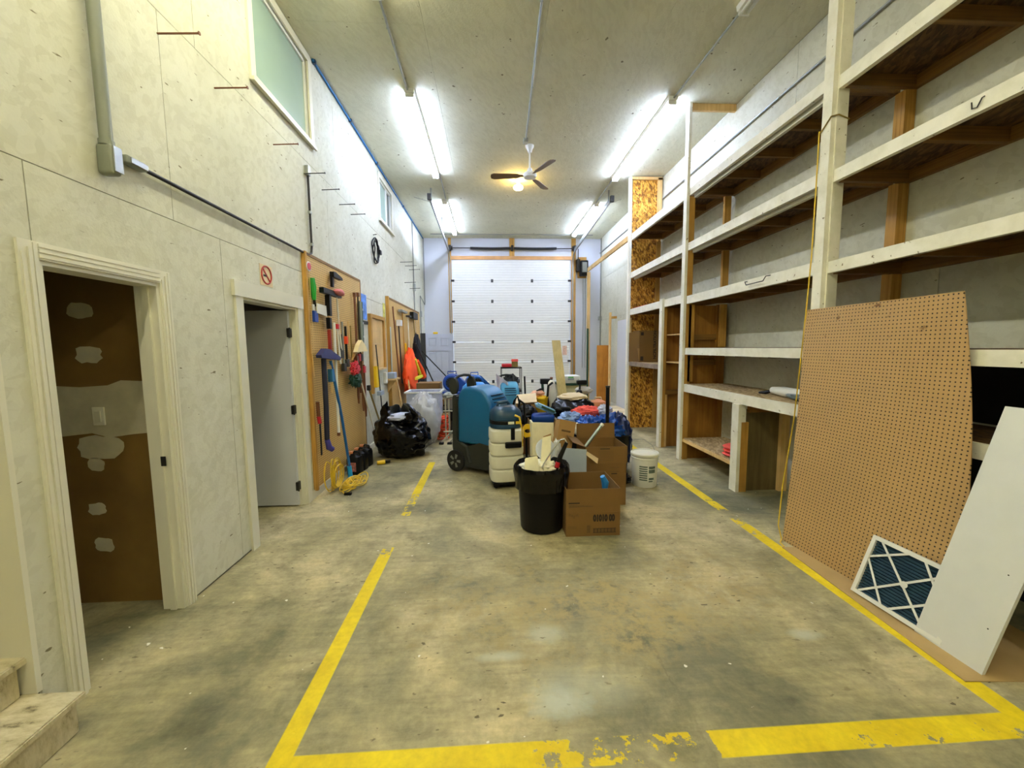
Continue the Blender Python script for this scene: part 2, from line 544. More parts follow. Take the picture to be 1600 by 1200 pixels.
def prism(bm, poly, a0, a1, axis='y', mi=0):
    """poly in the plane across the axis, extruded from a0 to a1.  axis y: poly=(x,z); axis x: poly=(y,z); axis z: poly=(x,y)"""
    def P(p, a):
        return {'y': (p[0], a, p[1]), 'x': (a, p[0], p[1]), 'z': (p[0], p[1], a)}[axis]
    A = [bm.verts.new(P(p, a0)) for p in poly]
    B = [bm.verts.new(P(p, a1)) for p in poly]
    bm.faces.new(A[::-1]).material_index = mi
    bm.faces.new(B).material_index = mi
    n = len(poly)
    for k in range(n):
        bm.faces.new((A[k], A[(k + 1) % n], B[(k + 1) % n], B[k])).material_index = mi
def quadplate(bm, p, t, mi=0):
    """plate through four corner points (in order) of thickness t"""
    p = [Vector(q) for q in p]
    nrm = (p[1] - p[0]).cross(p[3] - p[0]).normalized() * t
    A = [bm.verts.new(q) for q in p]
    B = [bm.verts.new(q + nrm) for q in p]
    bm.faces.new(A[::-1]).material_index = mi
    bm.faces.new(B).material_index = mi
    for k in range(4):
        bm.faces.new((A[k], A[(k + 1) % 4], B[(k + 1) % 4], B[k])).material_index = mi
def blob(bm, c, r, seed=0, amp=.2, freq=3., su=36, sv=22, zmin=None, ridge=True, top=None, mi=0, octv=4):
    """crumpled bag / cloth heap: a ball pushed about by folded noise, flat where it rests"""
    c = Vector(c)
    rows = []
    for j in range(sv + 1):
        th = PI * j / sv
        row = []
        for i in range(su):
            ph = 2 * PI * i / su
            d = Vector((math.sin(th) * math.cos(ph), math.sin(th) * math.sin(ph), math.cos(th)))
            q = d * freq + Vector((seed * 3.1, seed * 1.7, seed))
            f = noise.fractal(q, 1.0, 2.0, octv)
            if ridge:
                f = f * .5 + (abs(noise.noise(q * 1.9)) - .25) * 1.2
            k = 1 + amp * f
            p = Vector((d.x * r[0] * k, d.y * r[1] * k, d.z * r[2] * k))
            if top:
                p = top(p, d)
            p += c
            if zmin is not None and p.z < zmin:
                p.z = zmin
            row.append(bm.verts.new(p))
            if j in (0, sv):
                break
        rows.append(row)
    for j in range(sv):
        A, B = rows[j], rows[j + 1]
        for i in range(su):
            i2 = (i + 1) % su
            if len(A) == 1:
                f = (A[0], B[i], B[i2])
            elif len(B) == 1:
                f = (A[i], B[0], A[i2])
            else:
                f = (A[i], B[i], B[i2], A[i2])
            bm.faces.new(f).material_index = mi
def text(body, size, loc, rot, mat, parent, name='printed_text', align='LEFT', sx=1., label=None, bold=.0):
    cu = bpy.data.curves.new(name, 'FONT')
    cu.body = body
    cu.size = size
    cu.extrude = .0004
    cu.align_x = align
    cu.materials.append(mat)
    cu.offset = bold
    tmp = bpy.data.objects.new(name, cu)
    C.objects.link(tmp)
    bpy.context.view_layer.update()
    me = bpy.data.meshes.new_from_object(tmp.evaluated_get(bpy.context.evaluated_depsgraph_get()))
    bpy.data.objects.remove(tmp)
    o = bpy.data.objects.new(name, me)
    C.objects.link(o)
    M = Matrix.Translation(loc) @ Matrix.Rotation(rot[2], 4, 'Z') @ Matrix.Rotation(rot[1], 4, 'Y') @ Matrix.Rotation(rot[0], 4, 'X') @ Matrix.Diagonal((sx, 1, 1, 1))
    if parent:
        o.parent = parent
        M = ROOT[parent.name].inverted() @ M
    o.matrix_basis = M
    return setp(o, label)
def dup(root, label, loc=None, group=None):
    """a copy of a thing with copies of its parts and sub-parts"""
    r = root.copy()
    C.objects.link(r)
    if loc is not None:
        r.location = loc
    r['label'] = label
    if group:
        r['group'] = group
    for ch in [o for o in bpy.data.objects if o.parent == root]:
        c = ch.copy()
        C.objects.link(c)
        c.parent = r
        for g in [o for o in bpy.data.objects if o.parent == ch]:
            d = g.copy()
            C.objects.link(d)
            d.parent = c
    return r
def cells(rect, holes):
    """split rect (a0,a1,b0,b1) minus holes into rectangles"""
    a0, a1, b0, b1 = rect
    A = sorted({a0, a1} | {min(max(h[k], a0), a1) for h in holes for k in (0, 1)})
    B = sorted({b0, b1} | {min(max(h[k], b0), b1) for h in holes for k in (2, 3)})
    out = []
    for p, q in zip(A, A[1:]):
        run = None
        for r, s in zip(B, B[1:]):
            m, n = (p + q) / 2, (r + s) / 2
            solid = q - p > 1e-5 and s - r > 1e-5 and not any(h[0] < m < h[1] and h[2] < n < h[3] for h in holes)
            if solid:
                run = [run[0], s] if run else [r, s]
            elif run:
                out.append((p, q, run[0], run[1]))
                run = None
        if run:
            out.append((p, q, run[0], run[1]))
    return out

# ------------------------------------------------------------ the room
XL, XR, YB, YR, ZC = -1.965, 3.36, 12.08, -2.6, 4.88
D1 = (1.86, 2.49, 0, 2.03)        # closet doorway (y0,y1,z0,z1)
D2 = (3.27, 4.16, 0, 2.05)        # white door's doorway
ST = (-.2, 1.69, 0, 4.87)         # stair opening
W1 = (3.64, 4.72, 3.92, 4.78)
W2 = (7.45, 8.36, 3.98, 4.72)

bm = xbox(-4.2, XR + .3, YR - .2, YB + .3, -.12, 0)
build('floor', bm, m_floor, kind='structure', base=(0, 0, 0))
# left wall: core plus separate painted sheets with open joints
bm = BM()
holes = [D1, D2, ST, W1, W2]
for a0, a1, b0, b1 in cells((YR, YB, 0, ZC), holes):
    box(bm, XL - .12, XL - .011, a0, a1, b0, b1)
wl = build('wall_left', bm, m_core, kind='structure', base=(XL, 0, 0))
def sheets(parent, plane, rects, holes, mat, side, g=.0023, t=.011):
    for (a0, a1, b0, b1) in rects:
        cs = cells((a0 + g, a1 - g, b0 + g, b1 - g), holes)
        if not cs:
            continue
        bm = BM()
        for p, q, r, s in cs:
            if side == 'x':
                box(bm, plane, plane + t, p, q, r, s)
            elif side == 'y':
                box(bm, p, q, plane, plane + t, r, s)
            else:
                box(bm, p, q, r, s, plane, plane + t)
        build('panel', bm, mat, parent)
rects = []
y = 1.85 - 1.22 * 4
while y < YB:
    rects.append((max(y, YR), min(y + 1.22, YB), .014, 2.44))
    y += 1.22
for z0, z1, off in ((2.44, 3.66, 2.65), (3.66, 4.88, 2.96)):
    y = off - 2.44 * 3
    while y < YB:
        if y + 2.44 > YR:
            rects.append((max(y, YR), min(y + 2.44, YB), z0, z1))
        y += 2.44
sheets(wl, XL - .011, rects, holes, m_wall, 'x')
# right wall
bm = xbox(XR + .011, XR + .13, YR, YB, 0, ZC)
wr = build('wall_right', bm, m_core, kind='structure', base=(XR, 0, 0))
rects = []
y = 1.61 - 1.22 * 4
while y < YB:
    rects.append((max(y, YR), min(y + 1.22, YB), 0, 2.44))
    y += 1.22
for z0, z1, off in ((2.44, 3.66, 3.1), (3.66, 4.88, 4.38)):
    y = off - 2.44 * 4
    while y < YB:
        if y + 2.44 > YR:
            rects.append((max(y, YR), min(y + 2.44, YB), z0, z1))
        y += 2.44
sheets(wr, XR, rects, [], m_wall, 'x')
# ceiling
bm = xbox(XL - .12, XR + .13, YR, YB, ZC + .011, ZC + .1)
ce = build('ceiling', bm, m_core, kind='structure', base=(0, 0, ZC))
rects = []
xs = [XL, -.63, .6, 1.8, 3.0, XR]
for k, (x0, x1) in enumerate(zip(xs, xs[1:])):
    y = -2.95 + (1.2 if k % 2 else 0)
    y = 4.32 - 2.44 * 4 + (1.21 if k % 2 else 0)
    while y < YB:
        a, b = max(y, YR), min(y + 2.44, YB)
        if b - a > .02:
            rects.append((x0, x1, a, b))
        y += 2.44
sheets(ce, ZC, rects, [], m_ceil, 'z', g=.0011)
# back wall with the overhead door opening; wall behind the camera
GD = (-1.13, 2.44, 0, 4.25)
bm = BM()
for p, q, r, s in cells((XL, XR, 0, ZC), [GD]):
    box(bm, p, q, YB, YB + .14, r, s)
wb = build('wall_back', bm, m_back, kind='structure', base=(.7, YB, 0))
bm = xbox(XL, XR, YR - .12, YR, 0, ZC)
build('wall_rear', bm, m_wall, kind='structure')

# closet behind the first doorway and the small room behind the second
def room(name, x0, y0, y1, zt, mat):
    bm = BM()
    box(bm, x0 - .1, x0, y0, y1, 0, zt)
    box(bm, x0 - .1, XL - .12, y0, y1, zt, zt + .1)
    return build(name, bm, mat, kind='structure')
bm = BM()
box(bm, -4.1, XL - .121, 2.57, 2.69, 0, 2.44)
cw = build('trim_4', bm, m_drybrown, kind='structure')
bm = BM()
box(bm, -4.1, XL - .121, 1.70, 1.78, 0, 4.88)
build('trim_6', bm, m_wall, kind='structure')
build('trim_5', xbox(-4.2, -4.1, -.2, 5.6, 0, 4.88), m_wall, kind='structure')
build('trim_7', xbox(-4.2, XL - .121, 1.781, 5.6, 2.44, 2.54), m_drybrown, kind='structure')
build('trim_10', xbox(-4.2, XL - .121, -.3, 1.78, 4.881, 4.98), m_ceil, kind='structure')
build('trim_8', xbox(-4.1, XL - .121, 5.5, 5.6, 0, 2.44), m_back, kind='structure')
build('trim_9', xbox(-4.1, XL - .121, -.3, -.2, 0, 4.88), m_wall, kind='structure')
# compound patches and the switch on the closet board
def patch(cx, cz, rx, rz, seed, n=18):
    rr = random.Random(seed)
    poly = []
    for k in range(n):
        a = 2 * PI * k / n
        q = (abs(math.cos(a)) ** 3.2 + abs(math.sin(a)) ** 3.2) ** (-1 / 3.2) * rr.uniform(.82, 1.05)
        poly.append((cx + rx * math.cos(a) * q, cz + rz * math.sin(a) * q))
    bm = BM()
    prism(bm, poly, 2.5675, 2.5705)
    build('plaster_patch', bm, m_plaster, cw)
for i, (cx, cz, rx, rz) in enumerate(((-2.5, 1.88, .075, .05), (-2.475, 1.61, .08, .055), (-2.5, .92, .05, .045), (-2.52, .63, .055, .042), (-2.5, .39, .06, .05), (-2.12, 1.8, .05, .07), (-2.46, 1.03, .14, .08))):
    patch(cx, cz, rx, rz, i)
bm = BM()
top = [(-2.1, 1.44), (-2.3, 1.45), (-2.38, 1.42), (-2.55, 1.41), (-2.7, 1.42), (-3.9, 1.41)]
bot = [(-3.9, 1.10), (-2.7, 1.10), (-2.5, 1.12), (-2.4, 1.09), (-2.25, 1.11), (-2.1, 1.12)]
prism(bm, (top + bot)[::-1], 2.567, 2.5705)
build('plaster_band', bm, m_plaster, cw)
t = thing('light_switch', 'cream rocker switch on the brown closet wall', 'switch', (-2.445, 2.567, 1.17))
build('plate', xbox(-2.48, -2.41, 2.557, 2.567, 1.17, 1.285, .003), m_cream, t)
build('rocker', xbox(-2.462, -2.428, 2.551, 2.558, 1.192, 1.262, .002), m_trimw, t)

# door casings
def casing(name, y0, y1, zt, w, x=XL, flat=False, ext=0):
    bm = BM()
    t1 = .018
    if not flat:
        for a, b in ((y0 - w, y0), (y1, y1 + w)):
            box(bm, x, x + .012, a, b, 0, zt + w)
            for k in range(3):
                box(bm, x + .012, x + .017 + .003 * (k == 1), a + w * (.12 + .3 * k), a + w * (.3 + .3 * k), 0, zt + w * (.3 + .3 * k))
        box(bm, x, x + .012, y0, y1, zt, zt + w)
        for k in range(3):
            box(bm, x + .012, x + .017, y0, y1, zt + w * (.12 + .3 * k), zt + w * (.3 + .3 * k))
    else:
        box(bm, x, x + .018, y0 - w, y0, 0, zt)
        box(bm, x, x + .018, y1, y1 + w, 0, zt)
        box(bm, x, x + .026, y0 - w - ext, y1 + w + ext, zt, zt + .12)
    c = build(name, bm, m_trimw, kind='structure')
    bm = BM()
    for a, b in ((y0, y0 + .02), (y1 - .02, y1)):
        box(bm, x - .125, x + .002, a, b, 0, zt)
    box(bm, x - .125, x + .002, y0 + .02, y1 - .02, zt - .02, zt)
    for a, b in ((y0 + .02, y0 + .032), (y1 - .032, y1 - .02)):
        box(bm, x - .075, x - .04, a, b, 0, zt - .02)
    build('jamb', bm, m_trimw, c)
    return c
c1 = casing('door_1', D1[0], D1[1], D1[3], .075)
build('strike_plate', xbox(XL - .05, XL - .02, D1[1] - .034, D1[1] - .0325, .93, .99), m_darkmetal, c1)
c2 = casing('door_2', D2[0], D2[1], D2[3], .09, flat=True, ext=.02)
LX = XL - .06
leaf = build('door_leaf', xbox(LX - .84, LX, 4.095, 4.13, .015, 2.02, .002), m_back, c2)
for z in (.22, 1.02, 1.8):
    bm = xbox(LX - .006, LX + .02, 4.07, 4.128, z - .045, z + .045, .003)
    tube(bm, [(LX + .022, 4.075, z - .05), (LX + .022, 4.075, z + .05)], .008)
    build('hinge', bm, m_darkmetal, c2)

# stairs at the lower left
def step(k):
    x1 = -1.79 - .22 * k
    z = .17 * (k + 1)
    bm = BM()
    box(bm, x1 - .02, x1, -.1, 1.655, z - .17, z - .032)
    box(bm, x1 - .24, x1 + .022, -.1, 1.675 if k == 0 else 1.69, z - .032, z)
    bmesh.ops.bevel(bm, geom=bm.edges[:], offset=.006, segments=2, affect='EDGES')
    return bm
stt = thing('trim_1', None, None, (-2.4, .8, 0), kind='structure')
for k in range(7):
    build('stair_step', step(k), m_oldstair, stt)
build('opening_trim', xbox(XL - .135, XL + .004, 1.668, 1.689, .171, 4.86), m_trimw, stt)
build('stair_stringer', xbox(-3.4, -1.83, 1.62, 1.653, 0, .13), m_oldstair, stt)

# baseboards
bm = BM()
for a, b in ((4.26, 12.07),):
    box(bm, XL, XL + .014, a, b, 0, .09)
build('baseboard_left', bm, m_trimw, kind='structure')
build('baseboard_right', xbox(XR - .014, XR, 3.4, 12.07, 0, .09), m_trimw, kind='structure')

# windows
def window(name, y0, y1, z0, z1, mull=None):
    x = XL
    c = thing(name, None, None, (x, (y0 + y1) / 2, z0), kind='structure')
    bm = BM()
    w = .05
    for a, b, e, f in ((y0 - .05, y0 + .02, z0 - .05, z1 + .05), (y1 - .02, y1 + .05, z0 - .05, z1 + .05), (y0 + .02, y1 - .02, z0 - .05, z0 + .02), (y0 + .02, y1 - .02, z1 - .02, z1 + .05)):
        box(bm, x, x + .02, a, b, e, f)
    box(bm, x + .02, x + .045, y0 - .06, y1 + .06, z0 - .06, z0 - .03)
    build('window_trim', bm, m_trimw, c)
    bm = BM()
    for a, b, e, f in ((y0, y0 + w, z0, z1), (y1 - w, y1, z0, z1), (y0 + w, y1 - w, z0, z0 + w), (y0 + w, y1 - w, z1 - w, z1)):
        box(bm, x - .05, x - .012, a, b, e, f)
    if mull:
        box(bm, x - .05, x - .006, mull - .02, mull + .02, z0 + w, z1 - w)
    build('window_frame', bm, m_white, c)
    if mull:
        build('pane', xbox(x - .04, x - .03, y0 + w, mull - .02, z0 + w, z1 - w), m_pane, c)
        build('pane', xbox(x - .044, x - .036, mull + .02, y1 - w, z0 + w, z1 - w), m_panedk, c, label='darker sliding pane')
    else:
        build('pane', xbox(x - .04, x - .03, y0 + w, y1 - w, z0 + w, z1 - w), m_pane, c)
window('window_1', *W1)
window('window_2', *W2, mull=8.0)

# overhead sectional door (the garage door)
gd = thing('door_3', None, None, ((GD[0] + GD[1]) / 2, YB - .05, 0), kind='structure')
for k in range(7):
    z0, z1 = k * .605 + .005, (k + 1) * .605
    bm = BM()
    n = 8
    prof = [(0, z0)]
    # ribbed section: shallow horizontal grooves
    hgt = (z1 - z0) / n
    y0 = YB - .055
    pr = []
    for i in range(n):
        a = z0 + i * hgt
        pr += [(y0 + .005, a + .003), (y0, a + .010), (y0, a + hgt - .010), (y0 + .005, a + hgt - .003)]
    poly = [(YB - .015, z0)] + pr + [(YB - .015, z1)]
    prism(bm, [(p[0], p[1]) for p in poly], GD[0] + .02, GD[1] - .02, 'x')
    s_ = build('section', bm, m_white, gd)
    for hx in (.07, 1.27):
        if k:
            bm = xbox(hx - .035, hx + .035, y0 - .008, y0 - .001, z0 - .05, z0 + .045, .002)
            tube(bm, [(hx - .04, y0 - .008, z0 - .003), (hx + .04, y0 - .008, z0 - .003)], .009)
            build('hinge', bm, m_greydark, gd)
    for hx in (GD[0] + .03, GD[1] - .03):
        build('roller_bracket', xbox(hx - .05, hx + .05, y0 - .02, y0 - .002, z0 - .03, z0 + .03, .003), m_darkmetal, gd)
bm = xbox(2.2, 2.34, YB - .0565, YB - .0551, 1.4, 1.68)
build('sticker', bm, plain('faded_orange_sticker', (226, 190, 166), .8, 0, .25, 30), gd)
# timber frame around the opening, torsion bar and springs, tracks
bm = BM()
fr = thing('trim_2', None, None, (.65, YB - .03, 0), kind='structure')
build('door_stud', xbox(-1.22, -1.135, YB - .04, YB, 2.1, ZC), m_pine, fr)
build('door_stud', xbox(2.47, 2.6, YB - .04, YB, .4, ZC), m_pine, fr)
build('door_stud', xbox(.6, .75, YB - .04, YB, 4.34, ZC), m_pine, fr)
build('door_header', xbox(-1.134, 2.469, YB - .045, YB, 4.26, 4.36), wood('pine_header', (196, 140, 82), (224, 176, 116), 'x'), fr)
sp = thing('torsion_spring_assembly', 'long black torsion springs on a steel shaft above the overhead door', 'springs', (.68, YB - .12, 4.5))
bm = BM(); tube(bm, [(-1.2, YB - .12, 4.575), (2.6, YB - .12, 4.565)], .013); build('shaft', bm, m_darkmetal, sp, smooth=True)
for a, b in ((-.56, .63), (.73, 2.0)):
    bm = BM()
    pts, rad = [], []
    n = 60
    for i in range(n + 1):
        q = i / n
        pts.append((a + (b - a) * q, YB - .12, 4.57 - .012 * math.sin(PI * q)))
        rad.append(.033 + .005 * (i % 2))
    tube(bm, pts, rad, 10)
    build('torsion_spring', bm, m_rubber, sp, smooth=True)
for xx in (-1.16, .68, 2.55):
    build('bearing_plate', xbox(xx - .035, xx + .035, YB - .16, YB - .04, 4.5, 4.65, .004), m_darkmetal, sp)
for xx in (-1.1, 2.5):
    bm = BM(); lathe(bm, [(.06, -.02), (.075, -.018), (.05, -.01), (.05, .01), (.075, .018), (.06, .02)], 16, (xx, YB - .12, 4.57), 'x'); build('cable_drum', bm, m_darkmetal, sp, smooth=True)
def track(x, side, label):
    t = thing('overhead_door_track', label, 'door track', (x, YB - .1, 0))
    bm = BM()
    pts = [(x, YB - .1, .2), (x, YB - .1, 4.1)]
    for k in range(1, 7):
        a = PI / 2 * k / 6
        pts.append((x, YB - .1 - .35 * (1 - math.cos(a)), 4.1 + .35 * math.sin(a)))
    pts.append((x, 8.2, 4.62))
    for p, q in zip(pts, pts[1:]):
        beam(bm, p, q, .055, .03, (1, 0, 0))
    build('rail', bm, m_greymetal, t)
    bm = BM(); beam(bm, (x + side * .03, YB - .18, 4.52), (x + side * .03, 8.25, 4.70), .04, .05); build('reinforcing_angle', bm, m_greymetal, t)
    bm = BM(); beam(bm, (x, 8.4, 4.62), (x, 8.4, 4.88), .035, .004, (0, 1, 0)); build('hanger', bm, m_greymetal, t)
    bm = BM(); beam(bm, (x, 8.45, 4.62), (x + side * .42, 8.9, 4.875), .03, .006); build('diagonal_brace', bm, m_greymetal, t)
    bm = BM(); beam(bm, (x, 10.2, 4.58), (x, 10.2, 4.88), .03, .004, (0, 1, 0)); build('hanger', bm, m_greymetal, t)
    bm = xbox(x - .04, x + .04, 8.14, 8.2, 4.56, 4.68, .005); build('end_stop', bm, m_darkmetal, t)
track(-1.17, -1, 'galvanised overhead door track on the left, running back from the top of the door')
track(2.5, 1, 'galvanised overhead door track on the right, beside the door opener')
op = thing('door_opener', 'black wall-mounted overhead door operator right of the big door', 'door opener', (2.8, YB - .16, 3.75))
build('mounting_board', xbox(2.66, 2.93, YB - .03, YB, 3.72, 4.34), m_pine, op)
build('housing', xbox(2.7, 2.93, YB - .28, YB - .03, 3.76, 4.2, .03, 3), m_black, op, smooth=True)
build('face_plate', xbox(2.745, 2.89, YB - .288, YB - .279, 3.85, 4.14, .004), m_grey, op)
build('gearbox', xbox(2.6, 2.7, YB - .2, YB - .03, 3.9, 4.25, .01), m_darkmetal, op)
bm = BM(); tube(bm, [(2.655, YB - .12, 4.25), (2.655, YB - .12, 4.56)], .012); build('drive_chain', bm, m_darkmetal, op)
bm = BM()
for k, (a, b) in enumerate(((2.83, 3.7), (2.9, 3.7))):
    tube(bm, [(a, YB - .02, b), (a + .01, YB - .02, 2.6), (a - .01 + .02 * k, YB - .02, 1.0)], .007, 6)
build('hanging_cable', bm, m_grey, op)

# conduits, trims
def conduit(name, pts, r, mat, label, boxes=(), strap=None):
    t = thing(name, label, 'conduit', pts[0])
    bm = BM(); tube(bm, pts, r, 10); build('pipe', bm, mat, t, smooth=True)
    for (cx, cy, cz, sx, sy, sz) in boxes:
        build('junction_box', xbox(cx - sx, cx + sx, cy - sy, cy + sy, cz - sz, cz + sz, .006), m_greymetal, t)
    for s_ in strap or ():
        bm = BM(); tube(bm, [(s_[0], s_[1], s_[2] - .006), (s_[0], s_[1], s_[2] + .006)], r * 1.5, 10); build('strap', bm, m_greymetal, t)
    return t
t = thing('conduit', 'fat grey vertical conduit ending in a body with a metal cover, near left wall', 'conduit', (XL, 2.21, 2.54))
bm = BM(); tube(bm, [(XL + .04, 2.2, 2.66), (XL + .04, 2.2, ZC)], .027, 14); build('pipe', bm, m_greypvc, t, smooth=True)
bm = xbox(XL + .002, XL + .085, 2.172, 2.228, 2.52, 2.67, .018, 3); build('conduit_body', bm, m_greypvc, t, smooth=True)
build('cover_plate', xbox(XL + .086, XL + .092, 2.176, 2.224, 2.535, 2.66, .002), m_greymetal, t)
bm = BM(); tube(bm, [(XL + .04, 2.2, 2.665), (XL + .04, 2.2, 2.69)], .032, 14); build('collar', bm, m_greypvc, t, smooth=True)
t = thing('conduit', 'long slim grey conduit sloping along the left wall above the doorways', 'conduit', (XL, 2.3, 2.63))
bm = BM(); tube(bm, [(XL + .022, 2.42, 2.652), (XL + .022, 4.46, 2.645), (XL + .022, 4.53, 2.68), (XL + .022, 4.545, 2.75), (XL + .022, 4.545, 3.5)], .012, 10); build('pipe', bm, m_darkmetal, t, smooth=True)
bm = xbox(XL + .002, XL + .05, 2.30, 2.43, 2.63, 2.675, .01, 3); build('conduit_body', bm, m_greypvc, t, smooth=True)
build('cover_plate', xbox(XL + .05, XL + .055, 2.32, 2.425, 2.638, 2.668, .001), m_greymetal, t)
build('junction_box', xbox(XL, XL + .04, 4.52, 4.575, 3.5, 3.6, .004), m_greymetal, t)
for z in (2.76, 3.1):
    build('coupling', xbox(XL + .006, XL + .038, 4.53, 4.56, z, z + .03, .004), m_greymetal, t)
t = thing('trim_3', None, None, (XL + .02, 8, ZC), kind='structure')
bm = BM(); tube(bm, [(XL + .018, 4.83, ZC - .02), (XL + .018, YB - .02, ZC - .02)], .014, 8); build('blue_pipe', bm, m_bluetape, t)
for y in (4.85, 6.0, 7.3, 9.4):
    build('strap', xbox(XL, XL + .04, y, y + .03, ZC - .04, ZC), m_navy, t)
conduit('conduit', [(XL + .02, 10.42, 1.4), (XL + .02, 10.42, ZC - .02)], .012, m_grey, 'thin vertical conduit with small box on far left wall near the spikes', [(XL + .03, 10.42, 3.2, .03, .05, .09)])
conduit('conduit', [(XL + .02, 11.3, 1.8), (XL + .02, 11.3, 3.1), (XL + .03, YB - .1, 2.93), (XL + .03, YB - .05, 3.0), (XL + .03, YB - .05, ZC - .01)], .012, m_grey, 'kinked thin conduit rising in the far left corner', [(XL + .03, 11.3, 2.6, .025, .04, .08)])
conduit('conduit', [(XL + .3, 11.6, ZC - .02), (3.0, 11.6, ZC - .02)], .01, m_grey, 'thin conduit crossing the ceiling just before the overhead door')
conduit('conduit', [(XR - .02, 1.0, 4.46), (XR - .02, YB - .03, 4.46)], .014, m_greymetal, 'long thin steel conduit running high along the right wall', strap=[(XR - .02, y, 4.46) for y in (2.4, 3.9, 4.6, 6.0, 7.6)])
conduit('conduit', [(XR - .02, YB - .15, .3), (XR - .02, YB - .15, ZC - .02)], .014, m_grey, 'vertical conduit in the far right corner behind the plywood', [(XR - .04, YB - .15, 2.5, .04, .05, .06)])
conduit('conduit', [(-.985, 3.98, ZC - .02), (-1.0, 5.38, ZC - .02)], .012, m_greymetal, 'ceiling conduit joining the two nearest lights of the left row', strap=[(-.99, 4.35, ZC - .02), (-.99, 5.1, ZC - .02)])
conduit('conduit', [(-.9, 7.7, ZC - .02), (-.93, 9.0, ZC - .02)], .012, m_greymetal, 'ceiling conduit between the middle and far lights of the left row')
conduit('conduit', [(2.47, 3.98, ZC - .02), (2.43, 5.4, ZC - .02)], .012, m_greymetal, 'ceiling conduit joining the unlit and lit fixtures of the right row', strap=[(2.46, 4.5, ZC - .02), (2.44, 5.1, ZC - .02)])
conduit('conduit', [(2.4, 7.75, ZC - .02), (2.41, 9.05, ZC - .02)], .012, m_greymetal, 'ceiling conduit between the middle and far lights of the right row')
conduit('conduit', [(.45, 1.5, ZC - .02), (.59, 6.42, ZC - .02)], .011, m_greymetal, 'ceiling conduit leading to the fan in the middle of the ceiling', [(.59, 6.46, ZC - .03, .035, .05, .03)], strap=[(.52, 3.97, ZC - .02), (.56, 5.2, ZC - .02)])

# long spikes in the left wall
n_ = 0
ordw = ['nearest', 'second', 'third', 'fourth', 'fifth', 'sixth', 'seventh', 'eighth', 'ninth', 'tenth', 'eleventh', 'twelfth']
for i, (y, z, L) in enumerate([(2.645, 3.52, .24), (3.134, 3.515, .23), (3.907, 3.505, .22), (4.5, 3.50, .22), (4.95, 3.506, .2), (5.49, 3.526, .2), (5.92, 3.54, .2), (9.0, 3.53, .26), (9.5, 3.55, .26), (9.95, 3.55, .26)]):
    bm = BM()
    tube(bm, [(XL - .01, y, z), (XL + L - .006, y + .005, z + .012), (XL + L, y + .005, z + .012)], .0055, 8)
    tube(bm, [(XL + L - .003, y + .005, z + .012), (XL + L + .002, y + .005, z + .012)], .011, 8)
    build('wall_spike', bm, m_brownh if i < 3 else m_darkmetal, label=f'long rusty spike sticking out of left wall, {ordw[i]} of the upper row', cat='spike', group='upper row of spikes in the left wall')
for i, (y, z, L) in enumerate([(9.38, 3.15, .26), (9.95, 3.1, .26)]):
    bm = BM()
    tube(bm, [(XL - .01, y, z), (XL + L, y + .005, z + .012)], .0055, 8)
    build('wall_spike', bm, m_darkmetal, label=f'thin spike in far left wall below the upper row, {"nearer" if i == 0 else "farther"} of the two', cat='spike', group='lower pair of spikes')
# coil of black cable
t = thing('cable_coil', 'coiled black cable hanging from a nail high on the left wall', 'cable', (XL + .03, 7.0, 3.1))
bm = BM()
pts = []
for i in range(90):
    a = 2 * PI * i / 30
    k = 1 - .1 * (i // 30)
    pts.append((XL + .03 + .012 * math.sin(i * .7), 7.0 + .17 * k * math.sin(a) + .03 * (i // 30), 3.3 + .21 * k * math.cos(a)))
tube(bm, pts, .011, 6); build('cable', bm, m_black, t, smooth=True)
bm = BM(); tube(bm, [(XL, 7.0, 3.56), (XL + .06, 7.0, 3.57)], .006, 6); build('nail', bm, m_darkmetal, t)
build('plug', xbox(XL + .02, XL + .07, 7.16, 7.26, 3.28, 3.36, .012), m_black, t)
# no-smoking sign
t = thing('no_smoking_sign', 'cream no-smoking sign with a red ring above the white door', 'sign', (XL, 3.64, 2.19))
build('card', xbox(XL + .001, XL + .004, 3.55, 3.74, 2.19, 2.37), plain('cream_card', (226, 206, 164), .7, 0, .04), t)
bm = BM()
pts = [(XL + .006, 3.645 + .075 * math.cos(2 * PI * k / 28), 2.285 + .075 * math.sin(2 * PI * k / 28)) for k in range(28)]
tube(bm, pts, .007, 6, closed=True)
beam(bm, (XL + .006, 3.645 - .052, 2.285 + .052), (XL + .006, 3.645 + .052, 2.285 - .052), .006, .012)
build('red_ring', bm, plain('sign_red', (168, 40, 26), .6, 0, .05), t)
bm = BM(); beam(bm, (XL + .0055, 3.60, 2.278), (XL + .0055, 3.655, 2.278), .003, .014, (0, 0, 1)); build('cigarette', bm, m_ink, t)

# ------------------------------------------------------------ lights
def fixture(x, y0, label, mat, housing=True, z=ZC):
    t = thing('fluorescent_light', label, 'light', (x, y0 + 1.2, z - .1), group='fluorescent ceiling lights')
    bm = BM()
    prism(bm, [(x - .065, z), (x - .055, z - .05), (x + .055, z - .05), (x + .065, z)], y0, y0 + 2.44)
    build('housing', bm, m_white, t)
    for j in range(2):
        a = y0 + .02 + j * 1.21
        for dx in (-.032, .032):
            bm = BM(); tube(bm, [(x + dx, a + .015, z - .075), (x + dx, a + 1.18, z - .075)], .0145, 10)
            build('tube', bm, mat, t, smooth=True)
        for yy in (a, a + 1.18):
            build('lamp_holder', xbox(x - .052, x + .052, yy, yy + .014, z - .095, z - .05, .002), m_white, t)
    return t
fixture(-.975, 5.3, 'lit two-tube fluorescent light, middle of the left ceiling row', m_tubefar)
fixture(-.96, 9.02, 'lit two-tube fluorescent light, far end of left ceiling row by the door', m_tubefar)
